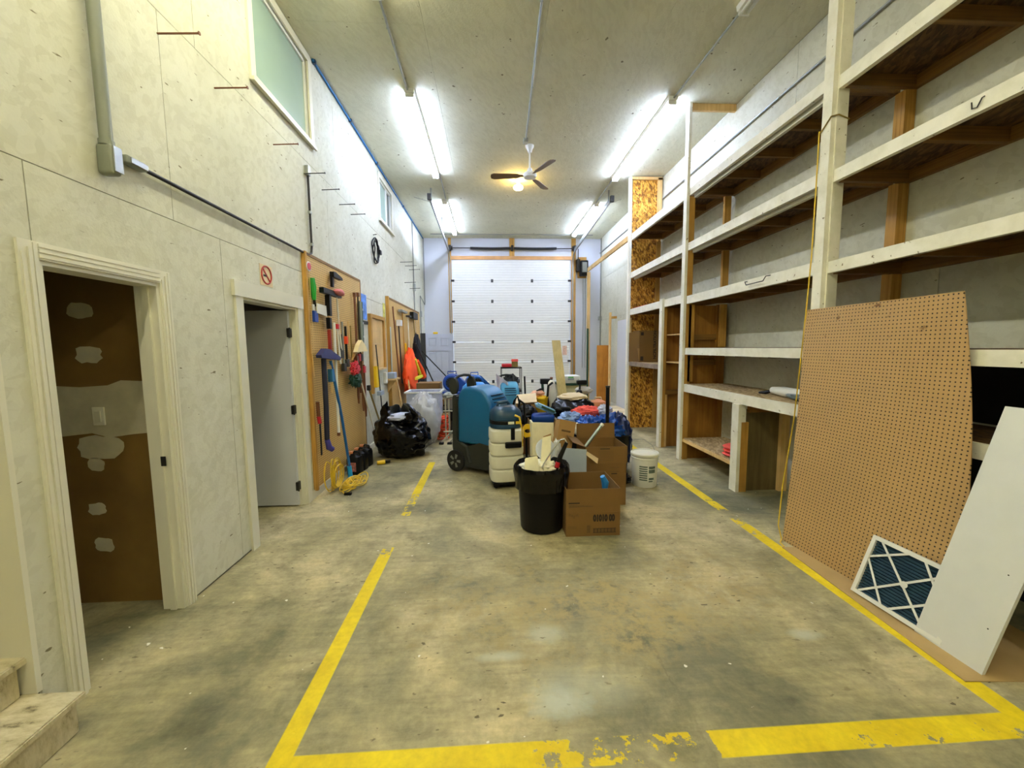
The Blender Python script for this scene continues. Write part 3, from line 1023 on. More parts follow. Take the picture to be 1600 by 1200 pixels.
fixture(2.42, 5.32, 'lit two-tube fluorescent light, middle of the right ceiling row', m_tubefar)
fixture(2.43, 9.08, 'lit two-tube fluorescent light, far end of right ceiling row by the door', m_tubefar)
fixture(-.98, 1.52, 'lit fluorescent light at the near end of the left ceiling row', m_tubenear)
fixture(2.47, 1.54, 'unlit fluorescent light with grey tubes, near end of the right ceiling row', m_tubeoff)
fixture(-.98, -1.6, 'lit fluorescent light behind the viewpoint on the left', m_tubeback)
fixture(2.45, -2.3, 'unseen fluorescent light added behind the viewpoint on the right', emis('added_tube_dimmer', (255, 248, 220), 24.0))  # unseen fixture added to brighten the lower left wall

# ceiling fan and lamp
t = thing('ceiling_fan', 'white three-blade ceiling fan on a short rod', 'fan', (.675, 6.66, 4.4))
bm = BM(); lathe(bm, [(.07, 4.88), (.068, 4.86), (.045, 4.82), (.028, 4.77)], 20, (.675, 6.66, 0)); build('canopy', bm, m_white, t, smooth=True)
bm = BM(); tube(bm, [(.675, 6.66, 4.78), (.675, 6.66, 4.5)], .014, 10); build('rod', bm, m_white, t, smooth=True)
bm = BM(); lathe(bm, [(.03, 4.53), (.045, 4.5), (.045, 4.47), (.1, 4.45), (.115, 4.42), (.1, 4.385), (.05, 4.37), (.02, 4.365)], 24, (.675, 6.66, 0)); build('motor', bm, m_white, t, smooth=True)
m_blade = plain('fan_blade', (116, 90, 54), .5, 0, .1)
for ang in (176, -62, 58):
    a = math.radians(ang)
    bm = BM()
    pts = [(.10, -.02), (.16, -.03), (.22, -.055), (.58, -.075), (.63, -.05), (.64, 0), (.63, .05), (.58, .075), (.22, .055), (.16, .03), (.10, .02)]
    prism(bm, pts, -.004, .004, 'z')
    bm.transform(Matrix.Translation((.675, 6.66, 4.415)) @ Matrix.Rotation(a, 4, 'Z') @ Matrix.Rotation(.2, 4, 'X'))
    build('blade', bm, m_blade, t)
t = thing('ceiling_lamp', 'bare glowing warm bulb in a white ceiling holder beyond the fan', 'lamp', (.575, 7.9, 4.62))
bm = BM(); lathe(bm, [(.06, 4.88), (.06, 4.85), (.035, 4.82), (.025, 4.77)], 18, (.575, 7.9, 0)); build('holder', bm, m_white, t, smooth=True)
bm = BM(); lathe(bm, [(.02, 4.775), (.05, 4.76), (.085, 4.735), (.095, 4.71), (.08, 4.685), (.04, 4.67), (.005, 4.665)], 18, (.575, 7.9, 0)); build('bulb', bm, m_bulb, t, smooth=True)

# ------------------------------------------------------------ right shelving
XF = 2.74
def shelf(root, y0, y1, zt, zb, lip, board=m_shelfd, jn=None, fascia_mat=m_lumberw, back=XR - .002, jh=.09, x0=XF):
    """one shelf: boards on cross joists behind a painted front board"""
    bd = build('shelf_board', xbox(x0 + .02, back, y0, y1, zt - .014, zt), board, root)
    build('front_board', xbox(x0 - .002, x0 + .036, y0, y1, zb, zt - .0145 + .012), fascia_mat, bd)
    if lip:
        build('front_rail', xbox(x0 + .06, x0 + .098, y0, y1, zb - .03, zt - .014), m_trimw if lip == 1 else m_piney, bd)
    build('rear_ledger', xbox(back - .038, back, y0, y1, zt - .014 - jh, zt - .0145), m_piney, bd)
    n = jn or max(1, int(round((y1 - y0) / .58)))
    for k in range(n + 1):
        y = y0 + .03 + (y1 - y0 - .06) * k / n
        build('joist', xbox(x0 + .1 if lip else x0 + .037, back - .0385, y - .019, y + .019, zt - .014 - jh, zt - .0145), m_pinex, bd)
    return bd
# near bay (runs past the camera), middle bay, far bay
nb = thing('shelving_unit', 'near bay of white-fronted shelves behind the leaning pegboard', 'shelving', (3.05, 1.6, 0))
for zt, zb, lip in ((3.72, 3.62, 0), (3.015, 2.92, 0), (2.305, 2.21, 0), (1.60, 1.505, 0), (1.075, .98, 0)):
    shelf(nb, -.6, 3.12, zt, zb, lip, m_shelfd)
build('post', xbox(XF - .038, XF, 3.135, 3.225, 0, ZC), m_lumberw, nb, label='tall white corner post')
build('post', xbox(XF + .0, XF + .09, 3.125, 3.163, 0, ZC), m_lumberw, nb)
build('post', xbox(XF - .038, XF, .3, .39, 0, ZC), m_lumberw, nb)
for y in (3.1, 1.0):
    for (z0, z1) in ((.1, .98), (1.075, 1.505), (1.6, 2.21), (2.305, 2.92), (3.02, 3.62)):
        build('rear_stud', xbox(XR - .09, XR - .002, y, y + .085, z0, z1), m_pine, nb)
m_shadeback = plain('black_shade_backing', (20, 17, 14), .9, 0, .1)  # black sheets put in to darken the shelf interior like deep shade
build('shade_panel', xbox(XR - .012, XR - .001, -.6, 2.6, 1.09, 1.49), m_shadeback, nb, label='black sheet standing in for shade between the shelves')
build('shade_panel', xbox(XR - .012, XR - .001, -.6, 2.6, 0, .88), m_shadeback, nb, label='black sheet standing in for shade between the shelves')
mb = thing('shelving_unit', 'middle bay of white-fronted shelves with the workbench below', 'shelving', (3.05, 4.35, 0))
for zt, zb, lip in ((3.775, 3.675, 1), (3.05, 2.945, 1), (2.33, 2.22, 0), (1.61, 1.515, 0)):
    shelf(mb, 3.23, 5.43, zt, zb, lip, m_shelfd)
bn = shelf(mb, 3.25, 5.43, 1.10, .99, 0, m_bench, jn=3)
low = build('shelf_board', xbox(XF + .02, XR - .002, 4.27, 5.43, .305, .32), m_bench, mb, label='low raw board shelf under the bench')
build('front_board', xbox(XF, XF + .03, 4.27, 5.43, .265, .304), m_pinelight, low)
build('post', xbox(XF - .038, XF, 5.44, 5.53, 0, ZC), m_lumberw, mb, label='white post reaching the ceiling')
build('post', xbox(XF, XF + .085, 5.45, 5.488, .0, 2.95), m_pine, mb)
build('post', xbox(XF, XF + .085, 5.45, 5.488, 3.06, 3.67), m_pine, mb)
build('ceiling_brace', xbox(XF, XR - .002, 5.46, 5.5, ZC - .09, ZC - .001), m_pinelight, mb)
for y in (5.39,):
    for (z0, z1) in ((1.62, 2.21), (2.34, 2.94), (3.06, 3.66)):
        build('rear_stud', xbox(XR - .15, XR - .06, y, y + .04, z0, z1), m_pine, mb)
build('side_panel', xbox(XF + .04, XR - .01, 5.49, 5.505, 0, 2.2), m_ply, mb)
for (z0, z1) in ((1.13, 2.21),):
    build('panel_stud', xbox(XF + .05, XF + .13, 5.45, 5.489, z0, z1), m_pine, mb)
    build('panel_stud', xbox(XR - .16, XR - .04, 5.45, 5.489, z0, z1), m_ply, mb)
for z in (1.76, 1.40):
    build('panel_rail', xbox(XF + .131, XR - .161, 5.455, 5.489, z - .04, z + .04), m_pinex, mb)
# bench divider
build('bench_leg', xbox(XF - .03, XF + .008, 4.135, 4.255, 0, .989), m_lumberw, mb)
build('bench_stud', xbox(XF + .009, XF + .095, 4.14, 4.178, 0, .79), m_pine, mb)
build('bench_stud', xbox(XF + .009, XF + .055, 4.134, 4.172, .791, .988), m_lumberw, mb)
build('divider_panel', xbox(XF + .06, XR - .1, 4.18, 4.195, 0, .93), m_plydark, mb)
build('divider_stud', xbox(XR - .15, XR - .06, 4.13, 4.178, 0, .9), m_pinelight, mb)
build('divider_rail', xbox(XF + .096, XR - .06, 4.135, 4.178, .9, .985), m_ply, mb)
# far bay
fb = thing('shelving_unit', 'far bay of white-fronted shelves with raw strand board end', 'shelving', (3.05, 6.65, 0))
for zt, zb, lip in ((3.80, 3.67, 0), (3.07, 2.96, 1), (2.365, 2.25, 0)):
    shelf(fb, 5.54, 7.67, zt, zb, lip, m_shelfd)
s4 = shelf(fb, 6.27, 7.67, 1.34, 1.26, 0, m_bench, fascia_mat=plain('weathered_board', (140, 122, 104), .8, 0, .25, 8))
build('post', xbox(XF - .038, XF, 6.135, 6.235, 0, 2.38), m_lumberw, fb, label='short white post')
build('post', xbox(XF, XF + .05, 6.14, 6.178, 0, 2.24), m_pine, fb)
build('post', xbox(XF - .038, XF, 7.69, 7.78, 0, ZC - .02), m_lumberw, fb, label='white end post')
build('post', xbox(XF, XF + .04, 7.69, 7.728, 0, 2.2), m_pinelight, fb)
build('side_panel', xbox(XF + .03, XR - .02, 7.735, 7.747, 0, ZC - .02), m_osb, fb, label='raw strand board end panel')
build('panel_stud', xbox(XR - .11, XR - .03, 7.69, 7.734, 3.81, ZC - .03), m_pinelight, fb)
build('panel_stud', xbox(XR - .11, XR - .03, 7.69, 7.734, 0, 3.66), m_pine, fb)
build('top_rail', xbox(XF, XR - .02, 7.69, 7.734, ZC - .07, ZC - .02), m_pinelight, fb)
build('side_panel', xbox(XF + .052, XR - .01, 6.2, 6.213, 0, 2.24), m_ply, fb)
for z in (1.82, 1.392):
    build('small_shelf', xbox(XF + .06, XR - .02, 5.54, 6.195, z - .018, z), m_pinelight, fb)
build('low_rail', xbox(XF + .06, XR - .05, 6.15, 6.198, .86, .93), m_pinex, fb)
build('low_stud', xbox(XF + .052, XF + .09, 6.15, 6.198, 0, .859), m_pinelight, fb)
# things on the shelves
t = thing('cardboard_box', 'open cardboard carton with vertical lettering on the far bay shelf', 'box', (3.03, 7.0, 1.34))
bm = BM()
Y0 = 7.25
xa, xb, zt = 2.775, 3.14, 1.93
box(bm, xa, xb, Y0, Y0 + .004, 1.341, zt); box(bm, xa, xa + .004, Y0, Y0 + .34, 1.341, zt); box(bm, xb - .004, xb, Y0, Y0 + .34, 1.341, zt); box(bm, xa, xb, Y0 + .34, Y0 + .344, 1.341, zt); box(bm, xa + .004, xb - .004, Y0, Y0 + .34, 1.341, 1.345)
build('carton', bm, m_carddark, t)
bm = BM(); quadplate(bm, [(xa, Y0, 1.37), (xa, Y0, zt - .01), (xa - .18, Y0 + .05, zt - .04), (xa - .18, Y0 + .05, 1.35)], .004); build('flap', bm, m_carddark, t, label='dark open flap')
bm = BM(); quadplate(bm, [(xa, Y0 - .002, 1.36), (xa, Y0 - .002, 1.60), (xa - .045, Y0 - .01, 1.60), (xa - .005, Y0 - .01, 1.36)], .004); build('torn_tab', bm, m_card, t)
text('NCFILTRATION', .075, (xb - .045, Y0 - .002, 1.40), (PI / 2, -PI / 2, 0), m_ink, t, bold=.003)
for z in (1.37, 1.84):
    build('printed_mark', xbox(xa + .025, xa + .08, Y0 - .0015, Y0 - .0002, z, z + .08 if z < 1.5 else z + .06), m_ink, t)
t = thing('red_sheet', 'red sheet tucked along front edge of the far bay shelf', 'sheet', (2.76, 7.0, 2.366))
build('sheet', xbox(2.75, 2.9, 6.9, 7.6, 2.366, 2.372), m_red, t)
t = thing('plastic_roll', 'grey-white bag roll with black tie lying on the bench', 'roll', (3.0, 3.62, 1.10))
bm = BM()
tube(bm, [(3.02, 4.05, 1.155), (3.02, 3.9, 1.155), (3.0, 3.6, 1.152), (2.98, 3.35, 1.148)], [.035, .05, .052, .045], 12); build('roll', bm, m_white, t, smooth=True)
bm = BM(); blob(bm, (2.97, 3.5, 1.135), (.09, .28, .033), 5, .3, 5, 24, 12, zmin=1.101); build('film', bm, plain('grey_film', (108, 124, 128), .3, 0, .4, 14), t, smooth=True)
bm = BM(); tube(bm, [(3.02, 4.05, 1.15), (3.0, 4.12, 1.12), (2.98, 4.2, 1.112)], [.012, .022, .012], 8); build('tie', bm, m_black, t, smooth=True)
for k in range(3):
    bm = BM()
    blob(bm, (2.93, 4.44, .345 + .045 * k), (.17, .16, .026), 30 + k, .12, 3, 24, 12, zmin=.321 + .045 * k)
    build('folded_cloth', bm, m_pink, smooth=True, label=['lowest', 'middle', 'topmost'][k] + ' folded coral cloth of the stack on the low shelf', cat='cloth', group='coral cloths on the low shelf')
# handle on the third shelf, wire hooks
t = thing('pull_handle', 'black metal pull handle on front board of the middle bay shelf', 'handle', (XF - .02, 4.0, 2.28))
bm = BM(); tube(bm, [(XF - .002, 4.13, 2.31), (XF - .035, 4.12, 2.305), (XF - .035, 4.1, 2.27), (XF - .035, 3.84, 2.27), (XF - .035, 3.8, 2.31), (XF - .002, 3.78, 2.315)], .005, 6); build('bar', bm, m_darkmetal, t)
t = thing('wire_hook', 'bent wire hook on the near bay second shelf front', 'hook', (XF, 2.19, 2.95))
bm = BM(); tube(bm, [(XF - .002, 2.22, 2.99), (XF - .01, 2.21, 2.95), (XF - .01, 2.185, 2.945), (XF - .01, 2.165, 2.985), (XF - .002, 2.16, 2.99)], .0035, 6); build('wire', bm, m_darkmetal, t)
# yellow rope down the near post
t = thing('yellow_rope', 'thin yellow rope tied round the tall post and hanging to the floor', 'rope', (XF - .05, 3.2, 0))
bm = BM(); tube(bm, [(XF - .045, 3.238, 3.36), (XF - .045, 3.236, 3.0), (XF - .048, 3.238, 2.36), (XF - .06, 3.25, 1.84), (XF - .10, 3.26, 1.0), (XF - .2, 3.22, .42), (XF - .30, 3.12, .1), (XF - .32, 3.05, .012), (XF - .37, 3.0, .008), (XF - .39, 2.93, .008)], .0055, 6); build('rope', bm, m_yellow, t, smooth=True)
bm = BM(); tube(bm, [(XF - .043, 3.23, 3.34), (XF - .043, 3.13, 3.42), (XF + .01, 3.12, 3.43), (XF + .095, 3.12, 3.40), (XF + .095, 3.17, 3.38), (XF + .0, 3.232, 3.34), (XF - .043, 3.23, 3.34)], .006, 6); build('knot_loop', bm, m_olive, t, smooth=True)

# far right: rail, stud, plywood, wall panel
t = thing('timber_partition', 'raw timber rail and stud running from shelves to back right corner', 'partition', (2.82, 9.6, 0))
bm = BM(); beam(bm, (2.77, 7.8, 3.78), (2.86, 11.55, 3.87), .04, .1); build('rail', bm, m_pinelight, t)
bm = BM(); beam(bm, (2.87, 11.52, 0), (2.87, 11.52, 3.8), .09, .04, (0, 1, 0)); build('stud', bm, m_pinelight, t)
t = thing('timber_partition', 'short timber frame beside the white wall panel at far right', 'partition', (3.14, 10.0, 0))
bm = BM(); beam(bm, (3.04, 9.95, 0), (3.04, 9.95, 2.5), .04, .09, (0, 1, 0)); build('stud', bm, m_pinelight, t)
bm = BM(); beam(bm, (3.061, 9.93, 2.37), (3.2, 9.93, 2.38), .04, .06); build('cross_block', bm, m_pine, t)
build('plywood_sheet', xbox(2.86, 3.24, 10.5, 10.52, 0, 1.68), m_plyor, label='orange-brown plywood sheet standing upright by the far right wall', cat='plywood')
build('green_post', xbox(2.78, 2.83, 11.3, 11.34, 0, 2.17), m_dkgreen, label='dark green post standing against the raw stud by the opener', cat='post')
bm = BM(); beam(bm, (3.2, 8.0, 0), (3.2, 9.85, 0), .02, .01)
bm.free()
t = thing('wall_panel', 'white painted panel standing at right before the plywood sheet', 'panel', (3.2, 9.0, 0))
build('sheet', xbox(3.2, 3.225, 7.8, 9.85, .12, 2.28), m_back, t)
build('bracket_shelf', xbox(3.08, 3.2, 8.2, 8.42, 1.52, 1.545), m_pinelight, t)
build('bracket', xbox(3.12, 3.2, 8.26, 8.36, 1.45, 1.519), m_pinelight, t)
t = thing('pallet_platform', 'low pale timber platform at the foot of the white panel', 'platform', (3.0, 8.8, 0))
for k in range(4):
    build('deck_board', xbox(2.78, 3.195, 7.82 + .5 * k, 8.29 + .5 * k, .12, .14), m_pinepale, t)
build('edge_board', xbox(2.76, 2.778, 7.82, 9.79, .02, .14), m_piney, t)
build('runner', xbox(2.79, 2.83, 7.82, 9.79, 0, .119), m_piney, t)
build('runner', xbox(3.14, 3.19, 7.82, 9.79, 0, .119), m_piney, t)
build('red_block', xbox(2.85, 3.0, 8.0, 8.12, .141, .18, .008), m_red, label='small dark red block lying on the pale platform', cat='block')

# leaning sheets at right foreground
bm = BM()
nu, nv = 14, 18
def pegpt(a, b):
    yb = 3.045 - a * 1.13; yt = 3.262 - a * 1.13
    xb = 2.425 + a * .10; xt = 2.69
    bow = .07 * math.sin(PI * b) * (.3 + .7 * a)
    skew = .05 * math.sin(PI * b) * a
    return Vector((xb + (xt - xb) * b + bow * .9, yb + (yt - yb) * b - skew * .3, 1.925 * b + .004))
P = [[pegpt(i / nu, j / nv) for j in range(nv + 1)] for i in range(nu + 1)]
FV = [[bm.verts.new(p) for p in r] for r in P]
BV = [[bm.verts.new(p + Vector((.006, 0, 0))) for p in r] for r in P]
for i in range(nu):
    for j in range(nv):
        bm.faces.new((FV[i][j], FV[i + 1][j], FV[i + 1][j + 1], FV[i][j + 1]))
        bm.faces.new((BV[i][j + 1], BV[i + 1][j + 1], BV[i + 1][j], BV[i][j]))
for i in range(nu):
    bm.faces.new((FV[i][0], BV[i][0], BV[i + 1][0], FV[i + 1][0]))
    bm.faces.new((FV[i + 1][nv], BV[i + 1][nv], BV[i][nv], FV[i][nv]))
for j in range(nv):
    bm.faces.new((FV[0][j + 1], BV[0][j + 1], BV[0][j], FV[0][j]))
    bm.faces.new((FV[nu][j], BV[nu][j], BV[nu][j + 1], FV[nu][j + 1]))
build('pegboard_sheet', bm, m_peg, smooth=True, label='large bowed tan pegboard sheet leaning against the right shelves', cat='pegboard', base=(2.5, 2.5, 0))
bm = BM()
prism(bm, [(2.335, 2.93), (2.272, 1.645), (2.98, 1.60), (3.0, 2.9)], .001, .006, 'z')
build('hardboard_sheet', bm, plain('hardboard_tan', (170, 142, 92), .8, 0, .08, 5), label='flat brown hardboard sheet lying on floor under the leaning pegboard', cat='hardboard')
t = thing('air_filter', 'pleated blue air filter in white card frame leaning on the pegboard', 'filter', (2.44, 2.1, 0))
A0, A1 = Vector((2.372, 2.352, .012)), Vector((2.40, 1.852, .012))
Uy = (A1 - A0); W_ = Uy.length; Uy.normalize()
Uz = (Vector((2.505, 2.352, .385)) - A0); H_ = Uz.length; Uz.normalize()
Un = Uz.cross(Uy).normalized()
if Un.x > 0: Un = -Un
def fp(a, b, c=0): return A0 + Uy * a + Uz * b + Un * c
def fbar(bm, a0, b0, a1, b1, w, d0=0, d1=.01):
    beam(bm, fp(a0, b0, (d0 + d1) / 2), fp(a1, b1, (d0 + d1) / 2), d1 - d0, w, Uz if abs(b1 - b0) < abs(a1 - a0) else Uy)
bm = BM()
for (a, b, c, d) in ((0, .012, W_, .012), (0, H_ - .012, W_, H_ - .012)):
    fbar(bm, a, b, c, d, .024, -.03, .012)
for a in (.012, W_ - .012):
    fbar(bm, a, .024, a, H_ - .024, .024, -.03, .012)
build('frame', bm, m_white, t)
bm = BM()
npl = 19
for k in range(npl):
    b = .03 + (H_ - .06) * k / (npl - 1)
    fbar(bm, .024, b, W_ - .024, b, .0125, -.022 + .008 * (k % 2), -.002)
fbar(bm, .024, H_ / 2, W_ - .024, H_ / 2, H_ - .05, -.028, -.024)
build('pleats', bm, m_filter, t)
bm = BM()
dx = W_ / 3
def fb2(a0, b0, a1, b1): beam(bm, fp(a0, b0, .007), fp(a1, b1, .007), .002, .013, (fp(a1, b1) - fp(a0, b0)).cross(Un))
def clipln(a0, b0, a1, b1): fb2(max(.02, min(W_ - .02, a0)), b0, max(.02, min(W_ - .02, a1)), b1)
h0, h1 = .02, H_ - .02
for k in (0, 1, 2):
    o_ = W_ * (k - 1) / 2
for (a0, b0, a1, b1) in ((.02, H_ * .62, W_ * .36, h0), (.12 * W_, h1, W_ * .82, h0), (W_ * .60, h1, W_ - .02, H_ * .35), (.02, H_ * .64, W_ * .42, h1), (.04, H_ * .06, W_ * .88, h1), (W_ * .45, h0, W_ - .02, H_ * .62)):
    bmx = bm
    d = (fp(a1, b1) - fp(a0, b0))
    beam(bm, fp(a0, b0, .007), fp(a1, b1, .007), .002, .013, Un.cross(d))
build('card_lattice', bm, m_white, t)
bm = BM()
lathe(bm, [(.02, 0), (.02, .002)], 14)
q = Matrix((Uy, Uz, Un)).transposed().to_4x4(); q.translation = fp(W_ * .5, H_ * .5, .0085)
bm.transform(q)
build('centre_disc', bm, m_white, t)
bm = BM()
quadplate(bm, [(2.387, 1.978, .006), (2.392, 1.672, .006), (2.722, 1.60, 1.30), (2.715, 1.92, 1.30)], -.018)
wb_ = build('white_board', bm, plain('white_laminate', (222, 224, 222), .45, 0, .02), label='tall white laminated board leaning in front of the filter at right', cat='board')
for (b, y) in ((.22, 1.68), (.5, 1.675), (.86, 1.66)):
    bm = BM(); xx = 2.392 + .33 * b / 1.3
    blob(bm, (xx - .001, y + .025, b), (.003, .004, .004), 1, 0, 1, 10, 6); build('screw_hole', bm, m_ink, wb_)
# dim stuff under the near bay
t = thing('timber_offcuts', 'dark timber offcuts lying under the near right shelves', 'timber', (2.9, 1.3, 0))
for k, (z, y) in enumerate(((.02, 1.2), (.07, 1.25), (.12, 1.18), (.3, 1.25))):
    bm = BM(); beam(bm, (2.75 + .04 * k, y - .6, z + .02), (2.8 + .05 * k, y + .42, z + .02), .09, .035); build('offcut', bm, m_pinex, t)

# ------------------------------------------------------------ pegboard panels on the left wall
def xw(d=0): return XL + d
t = thing('tool_pegboard', 'pine-framed pegboard tool panel next to the white door', 'pegboard', (XL, 5.2, .08))
build('board', xbox(XL + .02, XL + .026, 4.36, 6.1, .1, 2.63), m_peglight, t)
bm = BM()
box(bm, XL + .001, XL + .045, 4.325, 4.36, .08, 2.66)
build('frame_rail', bm, m_pine, t)
build('frame_rail', xbox(XL + .001, XL + .03, 6.1, 6.125, .08, 2.66), m_piney, t)
build('frame_rail', xbox(XL + .001, XL + .032, 4.36, 6.1, 2.63, 2.66), m_piney, t)
build('frame_rail', xbox(XL + .001, XL + .03, 4.36, 6.1, .08, .1), m_trimw, t)
t = thing('tool_pegboard', 'second pine-framed pegboard tool panel toward the back corner', 'pegboard', (XL, 9.3, .5))
build('board', xbox(XL + .02, XL + .026, 7.68, 10.95, .3, 2.58), m_peglight, t)
build('frame_rail', xbox(XL + .001, XL + .06, 7.62, 7.68, .3, 2.62), m_pine, t)
build('frame_rail', xbox(XL + .001, XL + .032, 7.68, 10.95, 2.58, 2.62), m_piney, t)
build('frame_rail', xbox(XL + .001, XL + .032, 10.95, 11.0, .3, 2.62), m_pine, t)
t = thing('key_rack_frame', 'empty pine frame with wooden back board between the pegboards', 'frame', (XL, 6.93, 1.27))
for a, b in ((6.5, 6.58), (7.3, 7.38)):
    build('frame_rail', xbox(XL + .001, XL + .05, a, b, .9 if a < 7 else 1.27, 2.2), m_pine, t)
build('frame_rail', xbox(XL + .001, XL + .05, 6.58, 7.3, 2.14, 2.2), m_pine, t)
for k in range(4):
    build('back_board', xbox(XL + .001, XL + .015, 6.58, 7.3, 1.3 + .21 * k + .003, 1.3 + .21 * (k + 1)), m_pinelight, t)
build('ledge', xbox(XL + .016, XL + .07, 6.58, 7.3, 1.27, 1.30), m_pinelight, t)
build('poster', xbox(XL + .001, XL + .004, 6.17, 6.46, 2.09, 2.48), plain('blue_poster', (86, 138, 214), .6, 0, .5, 12), label='blue and white poster beside the first pegboard', cat='poster')
build('clip_strip', xbox(XL + .001, XL + .02, 6.17, 6.46, 2.02, 2.07, .002), m_black, label='black clip strip just below the blue poster', cat='clip')
build('map_sheet', xbox(XL + .001, XL + .004, 7.42, 7.58, 2.0, 2.47), plain('map_print', (200, 196, 96), .6, 0, .5, 9), label='yellow and blue map sheet beside second pegboard', cat='map')
t = thing('wall_shelf', 'small pine corner shelf on brackets below the wooden frame', 'shelf', (XL + .1, 7.55, 1.0))
build('shelf_board', xbox(XL + .001, XL + .2, 7.4, 7.75, 1.05, 1.075), m_pinelight, t)
bm = BM(); prism(bm, [(XL + .002, .8), (XL + .17, 1.049), (XL + .002, 1.049)], 7.55, 7.57); build('bracket', bm, m_pinelight, t)
build('grey_box', xbox(XL + .02, XL + .17, 7.43, 7.62, 1.076, 1.19, .01), m_greyblue, label='grey-blue plastic box on the small pine wall shelf', cat='box')
build('pale_board', xbox(XL + .03, XL + .06, 7.64, 7.74, 1.076, 2.05), plain('pale_green_board', (196, 208, 196), .6, 0, .05), label='tall pale green board standing on the small wall shelf', cat='board')
build('paper_stack', xbox(XL + .001, XL + .05, 7.3, 7.4, 1.0, 1.2), m_paper, label='small white paper pad under the wooden frame', cat='paper')

def stick(name, p, q, r, mat, label, cat, extras=(), seg=8, group=None):
    t = thing(name, label, cat, q if q[2] < p[2] else p, group=group)
    bm = BM(); tube(bm, [p, q], r, seg); build('handle', bm, mat, t, smooth=True)
    for nm, b, m in extras:
        build(nm, b, m, t, smooth=False)
    return t
X1 = XL + .05
def bb(*a, bev=.004): return xbox(*a, bev)
# hanging things on the first pegboard
t = thing('paddle', 'round red disc with white rim and thin string on the pegboard', 'paddle', (X1, 4.38, 2.5))
bm = BM(); lathe(bm, [(.05, -.004), (.05, .004)], 20, (X1, 4.38, 2.51), 'x'); build('rim', bm, m_white, t)
bm = BM(); lathe(bm, [(.038, -.003), (.038, .003)], 20, (X1 + .006, 4.38, 2.51), 'x'); build('disc', bm, m_red, t)
bm = BM(); tube(bm, [(X1, 4.385, 2.46), (X1, 4.39, 1.62)], .004, 5); build('string', bm, m_pinelight, t)
t = thing('hand_brush', 'green brush hanging at top left of the pegboard', 'brush', (X1, 4.46, 2.15))
bm = BM(); tube(bm, [(X1, 4.44, 2.40), (X1, 4.45, 2.3), (X1, 4.47, 2.17)], [.03, .04, .02], 8); build('head', bm, m_green, t, smooth=True)
bm = BM(); tube(bm, [(X1, 4.472, 2.17), (X1, 4.48, 2.10)], .016, 8); build('tip', bm, m_black, t, smooth=True)
t = thing('dust_brush', 'blue and white brush below the green one on the pegboard', 'brush', (X1, 4.45, 1.92))
build('bristles', bb(X1 - .01, X1 + .02, 4.42, 4.51, 1.93, 2.05), m_blue, t)
build('back', bb(X1 - .012, X1 + .005, 4.43, 4.50, 2.05, 2.12), m_white, t)
t = thing('cream_pouch', 'cream plastic sheet hanging crookedly on the pegboard', 'pouch', (X1, 4.6, 2.0))
bm = BM(); quadplate(bm, [(X1 + .02, 4.47, 2.03), (X1 + .02, 4.72, 2.01), (X1 + .02, 4.71, 2.13), (X1 + .02, 4.47, 2.135)], .01); build('sheet', bm, m_cream, t)
t = thing('squeegee', 'black squeegee hanging from the top of the pegboard', 'squeegee', (X1, 5.0, 2.3))
bm = BM(); prism(bm, [(4.93, 2.56), (5.0, 2.565), (5.2, 2.53), (5.22, 2.50), (4.93, 2.50)], X1, X1 + .05, 'x'); build('head', bm, m_black, t)
build('grip', bb(X1, X1 + .03, 4.93, 4.98, 2.38, 2.499), m_black, t)
t = thing('push_broom', 'black and pink broom with a white handle on the pegboard', 'broom', (X1 + .05, 4.8, 1.5))
bm = BM(); beam(bm, (X1 + .05, 4.55, 2.29), (X1 + .05, 5.08, 2.29), .05, .06); build('head', bm, m_black, t)
bm = BM(); blob(bm, (X1 + .08, 4.98, 2.32), (.05, .14, .04), 2, .2, 3, 16, 10); build('pink_cloth', bm, plain('dusty_pink', (206, 120, 116), .9, 0, .2, 20), t, smooth=True)
bm = BM(); tube(bm, [(X1 + .05, 4.98, 2.28), (X1 + .03, 5.07, 1.9), (X1 + .03, 5.12, 1.6)], .010, 8); build('handle', bm, m_cream, t, smooth=True)
stick('extension_pole', (X1 + .03, 4.765, 2.26), (X1 + .03, 4.75, 1.12), .012, m_pinelight, 'black and red gripped pole hanging mid left of the pegboard', 'pole',
      [('grip', bb(X1 + .005, X1 + .06, 4.735, 4.795, 2.02, 2.26), m_black), ('red_sleeve', bb(X1 + .012, X1 + .048, 4.742, 4.776, 1.6, 1.86), plain('dark_red', (150, 30, 22), .5, 0, .1)), ('lower_grip', bb(X1 + .008, X1 + .055, 4.735, 4.79, 1.87, 2.0), m_black), ('blue_tip', bb(X1 + .005, X1 + .06, 4.71, 4.78, 1.25, 1.4), m_bluetape)])
stick('scraper_pole', (X1 + .03, 5.0, 1.9), (X1 + .03, 5.06, 1.45), .013, m_white, 'short white pole with red end cap on the pegboard', 'pole',
      [('red_cap', bb(X1 + .01, X1 + .05, 4.97, 5.03, 1.88, 1.94), m_red)])
